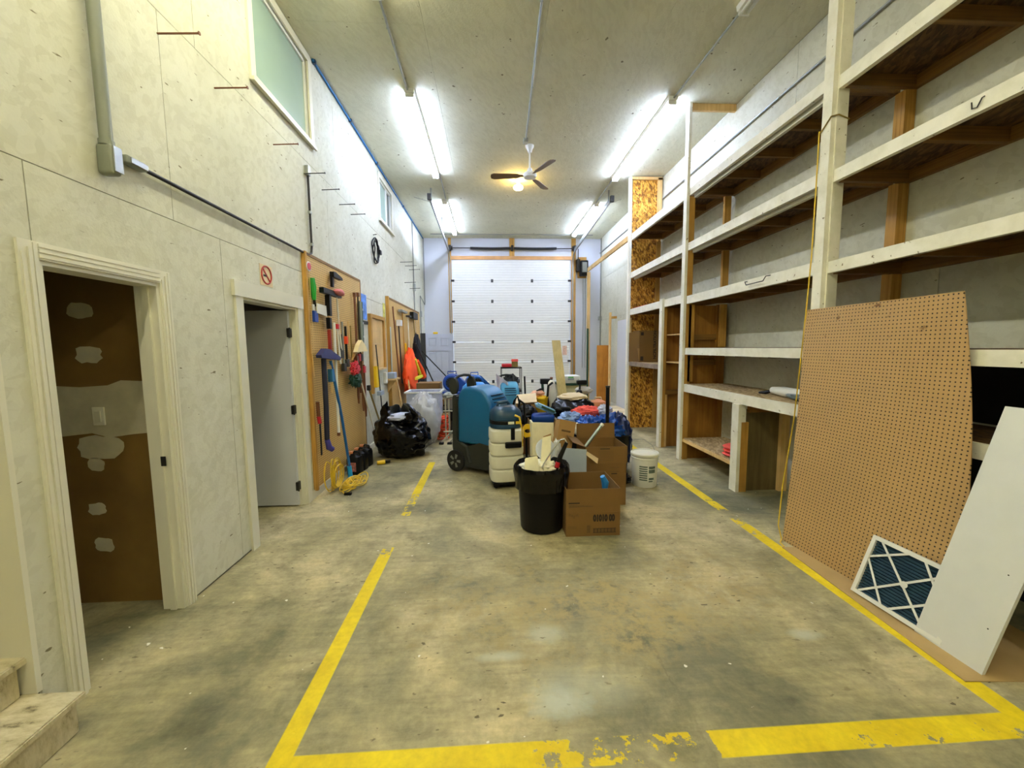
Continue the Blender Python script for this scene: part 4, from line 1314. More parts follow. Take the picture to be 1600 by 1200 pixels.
for i, (y, z0, z1, r, m, lab, nm) in enumerate((
    (5.12, 1.62, 1.82, .02, m_black, 'black-gripped hand tool right of the white pole on the pegboard', 'hand_tool'),
    (5.2, 1.45, 1.98, .014, m_greymetal, 'slim steel tool hanging at centre of the pegboard', 'steel_tool'),
    (5.31, 1.5, 1.93, .016, m_black, 'long black tool with orange band on the pegboard', 'pry_bar'),
    (5.42, 1.52, 2.0, .009, m_pinelight, 'thin pale wooden dowel hanging on the pegboard', 'dowel'),
    (5.5, 1.5, 1.95, .01, m_olive, 'thin olive rod hanging right of the dowel', 'rod'),
    (5.72, 1.6, 2.42, .016, m_brownh, 'wooden-handled mallet hanging near the right edge of the pegboard', 'mallet'),
    (5.86, 1.55, 2.44, .01, m_darkmetal, 'long thin dark rod near the right edge of the pegboard', 'metal_rod'))):
    t = thing(nm, lab, 'tool', (X1 + .02, y, z0))
    bm = BM(); tube(bm, [(X1 + .02, y, z0), (X1 + .02, y - .005, z1)], r, 8); build('shaft', bm, m, t, smooth=True)
    if i in (0, 1, 2):
        build('head', bb(X1, X1 + .04, y - .04, y + .045, z0 - .1, z0), m_greydark, t)
    if i == 2:
        build('orange_band', bb(X1 - .001, X1 + .041, y - .022, y + .022, 1.7, 1.8), m_orange, t)
    if i in (5, 6):
        build('head', bb(X1, X1 + .04, y - .02, y + .02, z1 - .06, z1), m_brownh, t)
t = thing('level', 'green-grey spirit level hanging at the right edge of the pegboard', 'level', (X1, 6.0, 1.6))
build('body', bb(X1 - .01, X1 + .02, 5.93, 6.03, 1.62, 2.33), plain('grey_green_metal', (110, 116, 92), .5, .3, .1), t)
build('dark_edge', bb(X1 - .01, X1 + .021, 6.032, 6.06, 1.62, 2.33), m_dkgreen, t)
for z in (1.8, 2.0, 2.2):
    build('vial', bb(X1 + .021, X1 + .024, 6.035, 6.055, z, z + .03), m_white, t)
t = thing('dust_pan', 'cream triangular dustpan hanging at right of the pegboard', 'dustpan', (X1 + .06, 5.74, 1.6))
bm = BM(); prism(bm, [(5.52, 1.59), (5.98, 1.60), (5.86, 1.70), (5.74, 1.76), (5.62, 1.69)], X1 + .03, X1 + .09, 'x'); build('pan', bm, plain('old_cream', (236, 216, 158), .5, 0, .05), t)
bm = BM(); prism(bm, [(5.44, 1.48), (5.62, 1.58), (5.56, 1.59), (5.5, 1.56)], X1 + .03, X1 + .05, 'x'); build('lip', bm, m_pine, t)
for i, (y, z0, z1) in enumerate(((5.66, .86, 1.56), (5.76, 1.0, 1.58), (5.86, .72, 1.58), (5.96, .62, 1.4))):
    t = thing('hammer', ['leftmost', 'second', 'third', 'rightmost'][i] + ' of four brown wooden handles hanging below the dustpan', 'tool', (X1, y, z0), group='wooden handles below the dustpan')
    bm = BM(); tube(bm, [(X1 + .03, y, z1), (X1 + .03, y + .01, z0 + .1), (X1 + .03, y + .01, z0)], [.016, .018, .012], 8); build('handle', bm, m_brownh, t, smooth=True)
    build('head', bb(X1, X1 + .05, y - .035, y + .04, z1 - .12, z1 - .02), [m_brownh, m_red, m_greydark, m_red][i], t)
t = thing('work_glove_bundle', 'red, pink and dark work gloves bundled on the pegboard', 'gloves', (X1 + .05, 5.45, 1.2))
bm = BM(); blob(bm, (X1 + .08, 5.43, 1.36), (.05, .12, .1), 3, .6, 4, 28, 18); build('red_glove', bm, plain('red_pink', (216, 60, 70), .8, 0, .4, 20), t, smooth=True)
bm = BM(); blob(bm, (X1 + .08, 5.44, 1.22), (.06, .16, .1), 8, .6, 4, 28, 18); build('dark_glove', bm, m_dkgreen, t, smooth=True)
# floor squeegees
t = thing('floor_squeegee', 'dark blue floor squeegee hanging head-up with long navy handle', 'squeegee', (X1 + .05, 4.5, .48))
m_navyblk = plain('blue_black', (20, 24, 46), .6, 0, .15)
bm = BM(); prism(bm, [(4.36, 1.57), (4.5, 1.64), (4.62, 1.63), (4.93, 1.53), (4.9, 1.50), (4.52, 1.53), (4.38, 1.54)], X1 + .03, X1 + .09, 'x'); build('head', bm, plain('navy_head', (34, 40, 96), .5, 0, .1), t)
bm = BM(); tube(bm, [(X1 + .06, 4.49, 1.53), (X1 + .06, 4.49, 1.0), (X1 + .06, 4.47, .62)], .028, 10); build('handle', bm, m_navyblk, t, smooth=True)
bm = BM(); tube(bm, [(X1 + .06, 4.47, .62), (X1 + .07, 4.49, .52), (X1 + .09, 4.53, .49)], [.028, .035, .03], 10); build('tip', bm, plain('violet_tip', (70, 66, 150), .6, 0, .1), t, smooth=True)
stick('hook_rod', (X1, 4.35, 1.59), (X1, 4.375, 1.34), .005, m_pinelight, 'short pale hook rod at the left edge of the pegboard', 'rod')
t = thing('folding_knife_saw', 'small red-and-black hand saw hanging low on the pegboard', 'saw', (X1, 4.4, .45))
bm = BM(); tube(bm, [(X1 + .02, 4.37, 1.06), (X1 + .02, 4.38, .9)], .02, 8); build('grip', bm, m_brownh, t, smooth=True)
bm = BM(); tube(bm, [(X1 + .02, 4.38, .9), (X1 + .02, 4.4, .82)], .022, 8); build('guard', bm, m_red, t, smooth=True)
build('blade', bb(X1 + .018, X1 + .024, 4.385, 4.42, .46, .82, bev=0), m_darkmetal, t)
stick('white_pole', (X1 + .05, 4.86, 1.95), (X1 + .05, 4.84, .62), .017, m_white, 'white pole with dark cap hanging beside the blue pole', 'pole',
      [('cap', bb(X1 + .034, X1 + .066, 4.822, 4.858, .58, .62), m_brownh)])
t = thing('blue_pole', 'long blue pole leaning from the pegboard down to the floor', 'pole', (-1.80, 4.97, 0))
bm = BM(); tube(bm, [(X1 + .03, 4.75, 1.5), (X1 + .08, 4.88, .8), (-1.80, 4.97, .12)], .017, 10); build('shaft', bm, plain('blue_pole', (20, 92, 158), .4, 0, .05), t, smooth=True)
bm = BM(); tube(bm, [(-1.803, 4.965, .16), (-1.798, 4.975, .002)], [.026, .03], 10); build('foot', bm, plain('cyan_tip', (24, 160, 224), .4, 0, .05), t, smooth=True)
stick('white_pole', (X1 + .04, 5.7, 1.28), (-1.8, 6.3, .01), .012, m_cream, 'cream pole slanting to the floor right of the pegboard', 'pole')
stick('olive_pole', (X1 + .04, 6.13, 1.02), (-1.75, 6.6, .01), .015, m_olive, 'olive wooden pole slanting down behind the black garbage bag', 'pole',
      [('hook', bb(X1 + .02, X1 + .07, 6.08, 6.14, 1.0, 1.08), m_darkmetal)])
stick('yellow_mop', (X1 + .05, 6.55, 1.7), (X1 + .06, 6.8, .25), .01, m_darkmetal, 'thin-handled yellow mop hanging by the wooden frame', 'mop',
      [('yellow_pad', bb(X1 + .0, X1 + .05, 6.53, 6.68, 1.0, 1.35), m_yelbr), ('grey_pad', bb(X1 + .02, X1 + .09, 6.6, 6.8, .86, .93), m_greyblue)])
# second pegboard: long tools
for i, (y, z1, y2, z0, r, m, lab, hd) in enumerate((
    (7.85, 2.45, 8.1, 1.05, .014, m_brownh, 'red-brown long handle first on the second pegboard', None),
    (8.3, 2.1, 8.35, .9, .014, m_darkmetal, 'dark steel pole with white clamp on second pegboard', (m_white, .08, .12)),
    (8.68, 2.4, 8.72, 1.0, .014, m_pine, 'pine-handled brush with grey head up on second pegboard', (m_grey, .26, .05)),
    (9.25, 2.35, 9.2, 1.05, .012, m_cream, 'cream pole with twin hooks on second pegboard', (m_greydark, .1, .04)),
    (9.9, 2.35, 10.3, .6, .013, m_olive, 'olive pole with black brush head at top right of second pegboard', (m_black, .28, .16)))):
    t = thing('long_handled_tool', lab, 'tool', (X1 + .05, y2, z0))
    bm = BM(); tube(bm, [(X1 + .03, y, z1), (X1 + .05, y2, z0)], r, 8); build('handle', bm, m, t, smooth=True)
    if hd:
        build('head', bb(X1, X1 + .09, y - hd[1], y + hd[1], z1, z1 + hd[2]), hd[0], t)
t = thing('shovel', 'yellow and black shovel hanging on the second pegboard', 'shovel', (X1 + .05, 8.75, .9))
bm = BM(); tube(bm, [(X1 + .06, 8.72, 1.75), (X1 + .06, 8.8, 1.4)], .03, 8); build('yellow_grip', bm, m_yelbr, t, smooth=True)
bm = BM(); tube(bm, [(X1 + .06, 8.8, 1.4), (X1 + .08, 8.8, .5)], .02, 8); build('shaft', bm, m_brownh, t, smooth=True)
bm = BM(); blob(bm, (X1 + .1, 8.72, .55), (.03, .14, .2), 4, .1, 2, 16, 12); build('blade', bm, m_black, t, smooth=True)
t = thing('safety_jacket', 'orange high-visibility jacket with yellow stripes hanging on far pegboard', 'jacket', (-1.78, 8.9, .6))
def jk(p, d):
    z = p.z
    k = .42 + .58 * (1 - (z + .5) / 1.0) ** .7 if z < .5 else .42
    return Vector((p.x, p.y * k * 1.2, z))
bm = BM(); blob(bm, (-1.76, 8.75, 1.12), (.12, .55, .52), 6, .18, 2.6, 40, 30, top=jk); build('body', bm, m_hivis, t, smooth=True)
bm = BM(); tube(bm, [(-1.64, 8.85, 1.36), (-1.60, 9.1, 1.15), (-1.58, 9.25, .98)], [.05, .07, .08], 10); build('sleeve', bm, m_hivis, t, smooth=True)
bm = BM(); beam(bm, (-1.635, 8.62, .98), (-1.57, 9.3, 1.02), .05, .06); build('yellow_stripe', bm, m_hivisy, t)
bm = BM(); beam(bm, (-1.66, 8.75, 1.4), (-1.61, 9.05, 1.05), .05, .05); build('shoulder_stripe', bm, m_hivisy, t)
t = thing('black_garment', 'long black coat hanging behind the orange safety jacket', 'coat', (-1.8, 9.7, .6))
bm = BM(); blob(bm, (-1.76, 9.55, 1.35), (.1, .28, .62), 9, .15, 2.4, 28, 24); build('cloth', bm, m_black_fab, t, smooth=True)
bm = BM(); blob(bm, (-1.7, 9.8, .8), (.1, .22, .22), 12, .2, 3, 20, 16); build('lower_fold', bm, m_black_fab, t, smooth=True)
for i, (p, q, m, lab) in enumerate((((-1.72, 9.2, 1.75), (-1.25, 9.9, .35), m_darkmetal, 'thin dark pole slanting right of the safety jacket'),
                                    ((-1.9, 10.6, 1.65), (-1.05, 11.5, .55), m_darkmetal, 'thinnest dark pole slanting across the white panelled door'),
                                    ((-1.74, 8.3, 1.1), (-1.62, 8.1, .4), m_pinelight, 'pale stick leaning under the safety jacket'),
                                    ((X1 + .02, 7.9, 1.15), (-1.7, 7.7, .35), m_pinelight, 'pale pole leaning behind the black garbage bag'))):
    stick('leaning_pole', p, q, .016, m, lab, 'pole')
t = thing('panelled_door', 'loose white six-panel door standing in the back left corner', 'door', (-1.55, 11.95, 0))
m_doorw = plain('panelled_door_paint', (196, 202, 216), .5, 0, .02)
bm = BM(); box(bm, -1.96, -1.14, 11.90, 11.93, 0, 2.06)
xs_ = ((-1.96, -1.86), (-1.6, -1.5), (-1.24, -1.14)); zs_ = ((0, .2), (.78, .9), (1.56, 1.68), (1.94, 2.06))
for a, b in xs_:
    box(bm, a, b, 11.882, 11.90, 0, 2.06)
for a, b in zs_:
    box(bm, -1.86, -1.6, 11.882, 11.90, a, b); box(bm, -1.5, -1.24, 11.882, 11.90, a, b)
lf = build('leaf', bm, m_doorw, t)
for (x0, x1) in ((-1.86, -1.6), (-1.5, -1.24)):
    for (z0, z1) in ((.2, .78), (.9, 1.56), (1.68, 1.94)):
        build('door_panel', xbox(x0 + .035, x1 - .035, 11.886, 11.90, z0 + .035, z1 - .035, .006, 1), m_doorw, t)
bm = BM(); blob(bm, (-1.2, 11.86, .95), (.03, .03, .03), 0, 0, 1, 12, 8); build('knob', bm, m_chrome, t, smooth=True)
build('dark_board', xbox(-1.955, -1.82, 11.2, 11.25, 0, 2.06), m_greydark, label='dark grey board standing just left of the panelled door', cat='board')
build('yellow_rag', xbox(-1.7, -1.56, 11.885, 11.925, 2.061, 2.12, .015), m_yelbr, label='small yellow rag on top of the panelled door', cat='rag')

# ------------------------------------------------------------ floor things, left
t = thing('cable_bundle', 'tangled yellow extension cord on the floor beside the pegboard', 'cord', (-1.72, 4.55, 0))
rr = random.Random(3)
bm = BM(); pts = []
for i in range(242):
    k = i // 22
    r1 = random.Random(k); r2 = random.Random(k + 1); f = (i % 22) / 22
    def lp(a): return r1.uniform(*a) * (1 - f) + r2.uniform(*a) * f
    cx, cy, ra, rb, hz = lp((-.07, .07)), lp((-.14, .14)), lp((.04, .13)), lp((.09, .30)), lp((.01, .06))
    a = 2 * PI * i / 22
    pts.append((-1.66 + cx + ra * math.cos(a), 4.66 + cy + rb * math.sin(a), .012 + hz * (1 + .6 * math.sin(a * 2 + k))))
tube(bm, pts, .0065, 5); build('floor_coil', bm, m_yellow, t, smooth=True)
bm = BM(); pts = []
for i in range(176):
    k = i // 22
    r1 = random.Random(k + 50); r2 = random.Random(k + 51); f = (i % 22) / 22
    def lp(a): return r1.uniform(*a) * (1 - f) + r2.uniform(*a) * f
    cy, cz, ra, rb, hx = lp((-.08, .1)), lp((-.05, .05)), lp((.06, .2)), lp((.09, .19)), lp((0, .12))
    a = 2 * PI * i / 22
    pts.append((-1.90 + hx, 4.5 + cy + ra * math.sin(a), .19 + cz + rb * math.cos(a)))
tube(bm, pts, .0065, 5); build('upright_coil', bm, m_yellow, t, smooth=True)
build('plug', xbox(-1.66, -1.58, 4.36, 4.40, .002, .03, .006), m_black, t)
jl = ['nearest', 'middle', 'farthest']
for i, y in enumerate((5.16, 5.34, 5.52)):
    x = -1.80 + .01 * i
    t = thing('fluid_jug', jl[i] + ' of three black jugs with grey caps on the floor by the pegboard', 'jug', (x, y, 0), rz=-.15, group='black jugs by the pegboard')
    bm = BM(); lathe(bm, [(.078, .002), (.085, .012), (.085, .2), (.075, .235), (.045, .255), (.04, .27)], 20, n=5, sx=1.05, sy=.95); build('body', bm, m_black, t, local=True, smooth=True)
    bm = BM(); lathe(bm, [(.03, .27), (.03, .295)], 16, (-.045, 0, 0)); build('cap', bm, m_tan, t, local=True, smooth=True)
    bm = BM(); tube(bm, [(.07, 0, .24), (.06, 0, .285), (0, 0, .30), (-.02, 0, .27)], .012, 8); build('grip', bm, m_black, t, local=True, smooth=True)
    bm = xbox(-.055, .055, -.086, -.083, .05, .17); build('label_sticker', bm, plain('jug_label', (176, 110, 96), .6, 0, .5, 40), t, local=True)
t = thing('garbage_bag', 'big open black garbage bag standing on the floor by the left wall', 'garbage bag', (-1.35, 5.98, 0))
def bagtop(p, d):
    a_ = math.atan2(d.y, d.x)
    w_ = noise.noise(Vector((a_ * 1.2, p.z * 16 + 2 * math.sin(a_ * 2), 3))) * .022 + noise.noise(Vector((a_ * 5, p.z * 7, 9))) * .018
    p = p + Vector((d.x, d.y, 0)) * w_
    if d.z > .35:
        a = math.atan2(d.y, d.x)
        p.z += .22 * (d.z - .35) * (math.sin(2 * a + .6) * 1.1 - .35)
        p.x *= 1 + .15 * (d.z - .35)
    else:
        p.x *= 1 + .08 * (-d.z)
    return p
bm = BM(); blob(bm, (-1.37, 6.0, .31), (.42, .36, .37), 2, .13, 1.7, 72, 50, zmin=.002, top=bagtop, octv=2); build('bag', bm, m_bagblack, t, smooth=True)
def fin(pts, c):
    bm = BM()
    n = 14
    rows = []
    for j in range(7):
        q = j / 6
        row = []
        for i in range(n):
            a = pts[0] + (pts[1] - pts[0]) * i / (n - 1)
            rad = (.25 + .05 * math.sin(i * 1.7)) * (1 - .1 * q)
            z = .55 + q * (pts[2] * math.sin(PI * i / (n - 1)) + .03 * math.sin(i * 2.3))
            wob = .02 * math.sin(i * 2.1 + j)
            row.append(bm.verts.new((c[0] + (rad + wob) * math.cos(a), c[1] + (rad + wob) * math.sin(a), z)))
        rows.append(row)
    for A, B in zip(rows, rows[1:]):
        for i in range(n - 1):
            bm.faces.new((A[i], A[i + 1], B[i + 1], B[i]))
    return bm
for (a0, a1, h) in ((2.2, 4.3, .28), (4.9, 6.6, .18), (.5, 2.0, .15)):
    build('open_rim', fin((a0, a1, h), (-1.37, 5.95)), m_bagblack, t, smooth=True)
bm = BM(); blob(bm, (-1.38, 5.93, .62), (.2, .18, .06), 21, .3, 4, 24, 14); build('packing_paper', bm, m_denim, t, smooth=True)
t = thing('clear_bag', 'clear plastic bag full of pale wrapping behind the black garbage bag', 'bag', (-1.05, 6.75, 0))
bm = BM(); blob(bm, (-1.14, 6.68, .42), (.28, .26, .46), 14, .16, 2.4, 44, 32, zmin=.002); build('bag', bm, m_film, t, smooth=True)
bm = BM(); blob(bm, (-1.14, 6.68, .38), (.23, .21, .38), 15, .22, 3, 32, 22, zmin=.004); build('wrapping', bm, plain('pale_wrapping', (206, 208, 206), .8, 0, .25, 7), t, smooth=True)
t = thing('storage_tote', 'translucent white storage tote with open top behind the garbage bag', 'tote', (-1.22, 7.25, 0))
bm = BM()
for (a, b, c, d) in ((-1.5, -.92, 7.0, 7.01), (-1.5, -.92, 7.44, 7.45), (-1.5, -1.49, 7.01, 7.44), (-.93, -.92, 7.01, 7.44)):
    box(bm, a, b, c, d, .35, .86)
box(bm, -1.5, -.92, 7.0, 7.45, .35, .36)
build('bin', bm, m_denim, t)
bm = BM()
for (a, b, c, d) in ((-1.53, -.89, 6.97, 7.0), (-1.53, -.89, 7.45, 7.48), (-1.53, -1.5, 7.0, 7.45), (-.92, -.89, 7.0, 7.45)):
    box(bm, a, b, c, d, .84, .87)
build('rim', bm, m_white, t)
build('wooden_crate', xbox(-1.52, -1.04, 7.0, 7.46, .001, .349), m_pine, label='low pine crate under the white storage tote', cat='crate')
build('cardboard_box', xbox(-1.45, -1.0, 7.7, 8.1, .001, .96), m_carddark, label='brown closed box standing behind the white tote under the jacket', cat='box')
t = thing('cable_reel', 'orange extension cable coiled in a heap by the folding cart', 'cable', (-.87, 7.05, 0))
bm = BM(); pts = []
for i in range(260):
    a = i * .31
    pts.append((-.86 + (.085 + .02 * math.sin(i * .17)) * math.cos(a), 7.0 + .08 * math.sin(a) * math.sin(i * .05 + 1), .03 + .38 * (.5 + .5 * math.sin(i * .021 - 1.5)) + .02 * math.sin(a * 1.3)))
tube(bm, pts, .012, 6); build('coils', bm, m_orange, t, smooth=True)
build('cardboard_box', xbox(-1.02, -.78, 7.2, 7.45, .001, .42), m_card, label='tan cardboard box behind the orange cable', cat='box')
bm = BM(); tube(bm, [(-1.05, 7.55, .3), (-.95, 7.5, .68)], .07, 14)
build('cardboard_tube', bm, m_card, smooth=True, label='short fat cardboard tube left of the grey equipment case', cat='tube')
# folding cart
t = thing('folding_cart', 'folded beige steel cart frame standing next to the teal machine', 'cart', (-.7, 6.75, 0))
m_beige = plain('beige_steel', (190, 184, 160), .45, .2, .06)
bm = BM()
for x in (-.79, -.73, -.64, -.57):
    tube(bm, [(x, 6.75, .12), (x, 6.75, .78)], .012, 8)
build('upright_tube', bm, m_beige, t, smooth=True)
bm = BM()
for z in (.2, .56, .78):
    tube(bm, [(-.83, 6.74, z), (-.53, 6.74, z)], .013, 8)
build('cross_tube', bm, m_beige, t, smooth=True)
for x in (-.80, -.66):
    bm = BM(); beam(bm, (x + .12, 6.8, .2), (x - .06, 6.66, .03), .025, .025); build('folding_leg', bm, m_beige, t)
    bm = xbox(x - .1, x - .02, 6.62, 6.69, .001, .035, .008); build('rubber_foot', bm, m_rubber, t)
bm = BM(); blob(bm, (-.72, 6.74, .83), (.12, .05, .05), 4, .5, 4, 20, 12); build('latch', bm, m_greymetal, t, smooth=True)
# table, steel case, blowers
t = thing('side_cabinet', 'low dark cabinet carrying the grey equipment case', 'cabinet', (-.78, 7.75, 0))
build('body', xbox(-1.0, -.45, 7.5, 7.95, .001, .47, .01), m_greydark, t)
build('drawer', xbox(-.97, -.48, 7.488, 7.499, .25, .44, .004), m_black, t)
t = thing('equipment_case', 'grey steel equipment case with dial under the blue air mover', 'equipment case', (-.78, 7.75, .472))
build('case', xbox(-.99, -.6, 7.52, 7.9, .473, .735, .008), m_steelgear, t)
build('top_edge', xbox(-1.0, -.59, 7.51, 7.91, .736, .748), m_white, t)
bm = BM(); lathe(bm, [(.035, -.012), (.035, 0)], 18, (-.92, 7.519, .66), 'y'); build('dial', bm, m_white, t)
build('red_label', xbox(-.85, -.76, 7.514, 7.519, .66, .73), m_red, t)
build('vent_slot', xbox(-.96, -.86, 7.514, 7.519, .53, .56), m_black, t)
def blower(loc, rz, label, s=1., mat=m_blue):
    t = thing('air_mover', label, 'air mover', loc, rz, group='blue air movers')
    bm = BM()
    R0 = .17 * s
    prof = [(R0 * .35, -.15 * s), (R0 * .8, -.15 * s), (R0, -.11 * s), (R0, .11 * s), (R0 * .8, .15 * s), (R0 * .35, .15 * s)]
    lathe(bm, prof, 28, (0, 0, R0), 'y'); build('housing', bm, mat, t, local=True, smooth=True)
    bm = BM(); prism(bm, [(0, .005), (.3 * s, .005), (.3 * s, .13 * s), (.1 * s, R0 * 1.9), (0, R0 * 1.9)], -.13 * s, .13 * s, 'y')
    bmesh.ops.bevel(bm, geom=bm.edges[:], offset=.012, segments=2, affect='EDGES'); build('outlet', bm, mat, t, local=True, smooth=True)
    bm = BM(); lathe(bm, [(R0 * .62, -.158 * s), (R0 * .62, -.151 * s)], 24, (0, 0, R0), 'y'); build('intake', bm, m_black, t, local=True)
    bm = BM()
    for rr_ in (.5, .32):
        pts = [(R0 * rr_ * math.cos(2 * PI * k / 20), -.16 * s, R0 + R0 * rr_ * math.sin(2 * PI * k / 20)) for k in range(20)]
        tube(bm, pts, .003, 5, closed=True)
    for k in range(6):
        a = PI * k / 6
        tube(bm, [(R0 * .6 * math.cos(a), -.16 * s, R0 + R0 * .6 * math.sin(a)), (-R0 * .6 * math.cos(a), -.16 * s, R0 - R0 * .6 * math.sin(a))], .003, 5)
    build('grille', bm, m_greydark, t, local=True)
    bm = BM(); tube(bm, [(-.08 * s, 0, R0 * 1.93), (-.08 * s, 0, R0 * 2.25), (.08 * s, 0, R0 * 2.25), (.08 * s, 0, R0 * 1.93)], .012, 8); build('carry_handle', bm, mat, t, local=True, smooth=True)
    return t
blower((-.76, 7.72, .80), 0, 'dark blue air mover with round intake facing the room on the grey case')
t = thing('blower_base', 'blue oblong blower lying flat under the upright air mover', 'blower', (-.75, 7.72, .75))
bm = xbox(-1.0, -.58, 7.55, 7.9, .75, .80, .02, 3); build('shell', bm, m_blue, t, smooth=True)
t = thing('side_table', 'small dark stand under the second blue air mover', 'stand', (-.3, 8.0, 0))
build('top', xbox(-.44, -.05, 7.96, 8.3, .72, .75), m_greydark, t)
for (x, y) in ((-.43, 7.97), (-.09, 7.97), (-.43, 8.26), (-.09, 8.26)):
    build('leg', xbox(x, x + .03, y, y + .03, .001, .719), m_greydark, t)
blower((-.34, 8.1, .751), .4, 'second blue air mover, right of first and partly behind the teal machine', 1.0, plain('mid_blue_plastic', (30, 96, 176), .4, 0, .1))

# ------------------------------------------------------------ teal extractor
def teal_machine(loc, rz, label, s=1., h=1.12, mat=m_teal, detail=True):
    t = thing('carpet_extractor', label, 'carpet machine', loc, rz)
    w = .21 * s
    prof = [(-.06, .36), (-.06, .9), (-.04, 1.0), (.0, 1.06), (.06, 1.095), (.15, 1.11), (.26, 1.10), (.34, 1.07), (.42, 1.0), (.48, .9), (.5, .8), (.5, .36)]
    prof = [(a * s, b * h / 1.12) for a, b in prof]
    bm = BM(); prism(bm, prof[::-1], -w, w, 'y')
    es = [e for e in bm.edges if abs(e.verts[0].co.y - e.verts[1].co.y) < 1e-5]
    bmesh.ops.bevel(bm, geom=es, offset=.05 * s, segments=4, affect='EDGES', profile=.5)
    build('shell', bm, mat, t, local=True, smooth=True)
    bm = BM(); prism(bm, [(-.08 * s, .1), (-.08 * s, .42), (.1 * s, .33), (.3 * s, .43), (.52 * s, .4), (.52 * s, .1), (.4 * s, .06), (.02 * s, .06)][::-1], -w - .006, w + .006, 'y')
    bmesh.ops.bevel(bm, geom=bm.edges[:], offset=.015, segments=2, affect='EDGES')
    build('lower_body', bm, m_charcoal, t, local=True, smooth=True)
    for sd in (-1, 1):
        bm = BM(); lathe(bm, [(.12, -.02), (.142, -.018), (.142, .018), (.12, .02)], 28, (-.06 * s, sd * (w + .035), .143), 'y'); wh = build('wheel', bm, m_rubber, t, local=True, smooth=True)
        bm = BM()
        for k in range(5):
            a = 2 * PI * k / 5
            c_, s_ = math.cos(a), math.sin(a)
            prism(bm, [(-.06 * s + .03 * c_ - .012 * s_, .143 + .03 * s_ + .012 * c_), (-.06 * s + .09 * c_ - .02 * s_, .143 + .09 * s_ + .02 * c_), (-.06 * s + .09 * c_ + .02 * s_, .143 + .09 * s_ - .02 * c_), (-.06 * s + .03 * c_ + .012 * s_, .143 + .03 * s_ - .012 * c_)][::-1],
                  sd * (w + .035) - .022, sd * (w + .035) + .022, 'y')
        build('wheel_spoke', bm, m_grey, wh, local=True)
        if detail:
            # grey fender arc over the wheel and the side spine pods
            bm = BM(); tube(bm, [(.02 * s, sd * (w + .012), .38), (.1 * s, sd * (w + .012), .34), (.14 * s, sd * (w + .012), .2), (.16 * s, sd * (w + .012), .14)], .018, 8); build('fender', bm, m_greydark, t, local=True, smooth=True)
    bm = BM(); prism(bm, [(-.13 * s, .1), (-.15 * s, .3), (-.15 * s, .98), (-.12 * s, 1.02), (-.062 * s, .98), (-.062 * s, .1)][::-1], -w + .01, w - .01, 'y')
    bmesh.ops.bevel(bm, geom=bm.edges[:], offset=.015, segments=2, affect='EDGES')
    build('spine', bm, m_charcoal, t, local=True, smooth=True)
    # handle: two round ears and a bar arching over the top
    for sd in (-1, 1):
        bm = BM(); lathe(bm, [(.05, -.025), (.07, -.02), (.07, .02), (.05, .025)], 20, (-.12 * s, sd * (w - .03), 1.10 * h / 1.12), 'y', sy=1.6); build('handle_ear', bm, m_charcoal, t, local=True, smooth=True)
    bm = BM(); tube(bm, [(-.12 * s, -w + .03, 1.18 * h / 1.12), (-.1 * s, -w * .5, 1.225 * h / 1.12), (-.1 * s, 0, 1.235 * h / 1.12), (-.1 * s, w * .5, 1.225 * h / 1.12), (-.12 * s, w - .03, 1.18 * h / 1.12)], .018, 10); build('handle_bar', bm, m_charcoal, t, local=True, smooth=True)
    # vent on the sloping front
    bm = BM()
    for k in range(4):
        q = k / 3
        a, z = (.43 + .062 * q) * s, (1.0 - .125 * q) * h / 1.12
        beam(bm, (a, -w * .6, z), (a, w * .6, z), .012, .012)
    build('vent_louvre', bm, m_navy, t, local=True)
    build('front_badge', xbox(.5 * s, .506 * s, -w * .5, w * .5, .5, .58), m_navy, t, local=True)
    return t
teal_machine((-.285, 5.34, 0), -.62, 'large teal carpet machine with charcoal base and wheels', 1.03, 1.15)
t = teal_machine((.3, 7.35, 0), -1.45, 'smaller pale teal carpet machine by the overhead door', .8, 1.02, plain('pale_teal', (60, 140, 176), .4, 0, .05), False)
t = thing('upright_blower', 'bright blue dehumidifier with white label behind the teal machine', 'dehumidifier', (-.25, 6.1, 0))
bm = BM(); lathe(bm, [(.2, .3), (.21, .35), (.21, .95), (.19, 1.04), (.12, 1.1)], 28, (-.25, 6.1, 0), n=3.2); build('shell', bm, m_bluelt, t, smooth=True)
build('base', xbox(-.44, -.06, 5.92, 6.28, .001, .3, .02), m_charcoal, t)
build('white_label', xbox(-.24, -.1, 5.875, 5.889, .88, 1.04), m_paper, t)
build('red_label', xbox(-.36, -.27, 5.88, 5.889, .94, 1.0), m_pink, t)

# ------------------------------------------------------------ white / navy wet vacuum
t = thing('wet_vacuum', 'white four-tier wet vacuum with navy blue motor head', 'vacuum', (.165, 4.62, 0), .12)
for k in range(4):
    z = .075 + .155 * k
    bm = BM(); lathe(bm, [(.175, z), (.193, z + .012), (.196, z + .03), (.196, z + .12), (.193, z + .138), (.178, z + .15)], 36, n=4.5); build('tank_tier', bm, m_cream, t, local=True, smooth=True)
bm = BM(); lathe(bm, [(.17, .05), (.17, .7)], 28, n=4.5); build('tank_core', bm, m_cream, t, local=True, smooth=True)
bm = BM(); lathe(bm, [(.175, .70), (.185, .705), (.19, .73), (.186, .74), (.186, .80), (.192, .805), (.192, .83), (.186, .86), (.17, .90), (.12, .945), (.06, .965), (.01, .968)], 40, n=2.6); hd = build('motor_head', bm, m_navy, t, local=True, smooth=True)
bm = BM(); lathe(bm, [(.189, .755), (.1915, .76), (.1915, .79), (.189, .795)], 40, n=2.6); build('dark_band', bm, m_black, t, local=True, smooth=True)
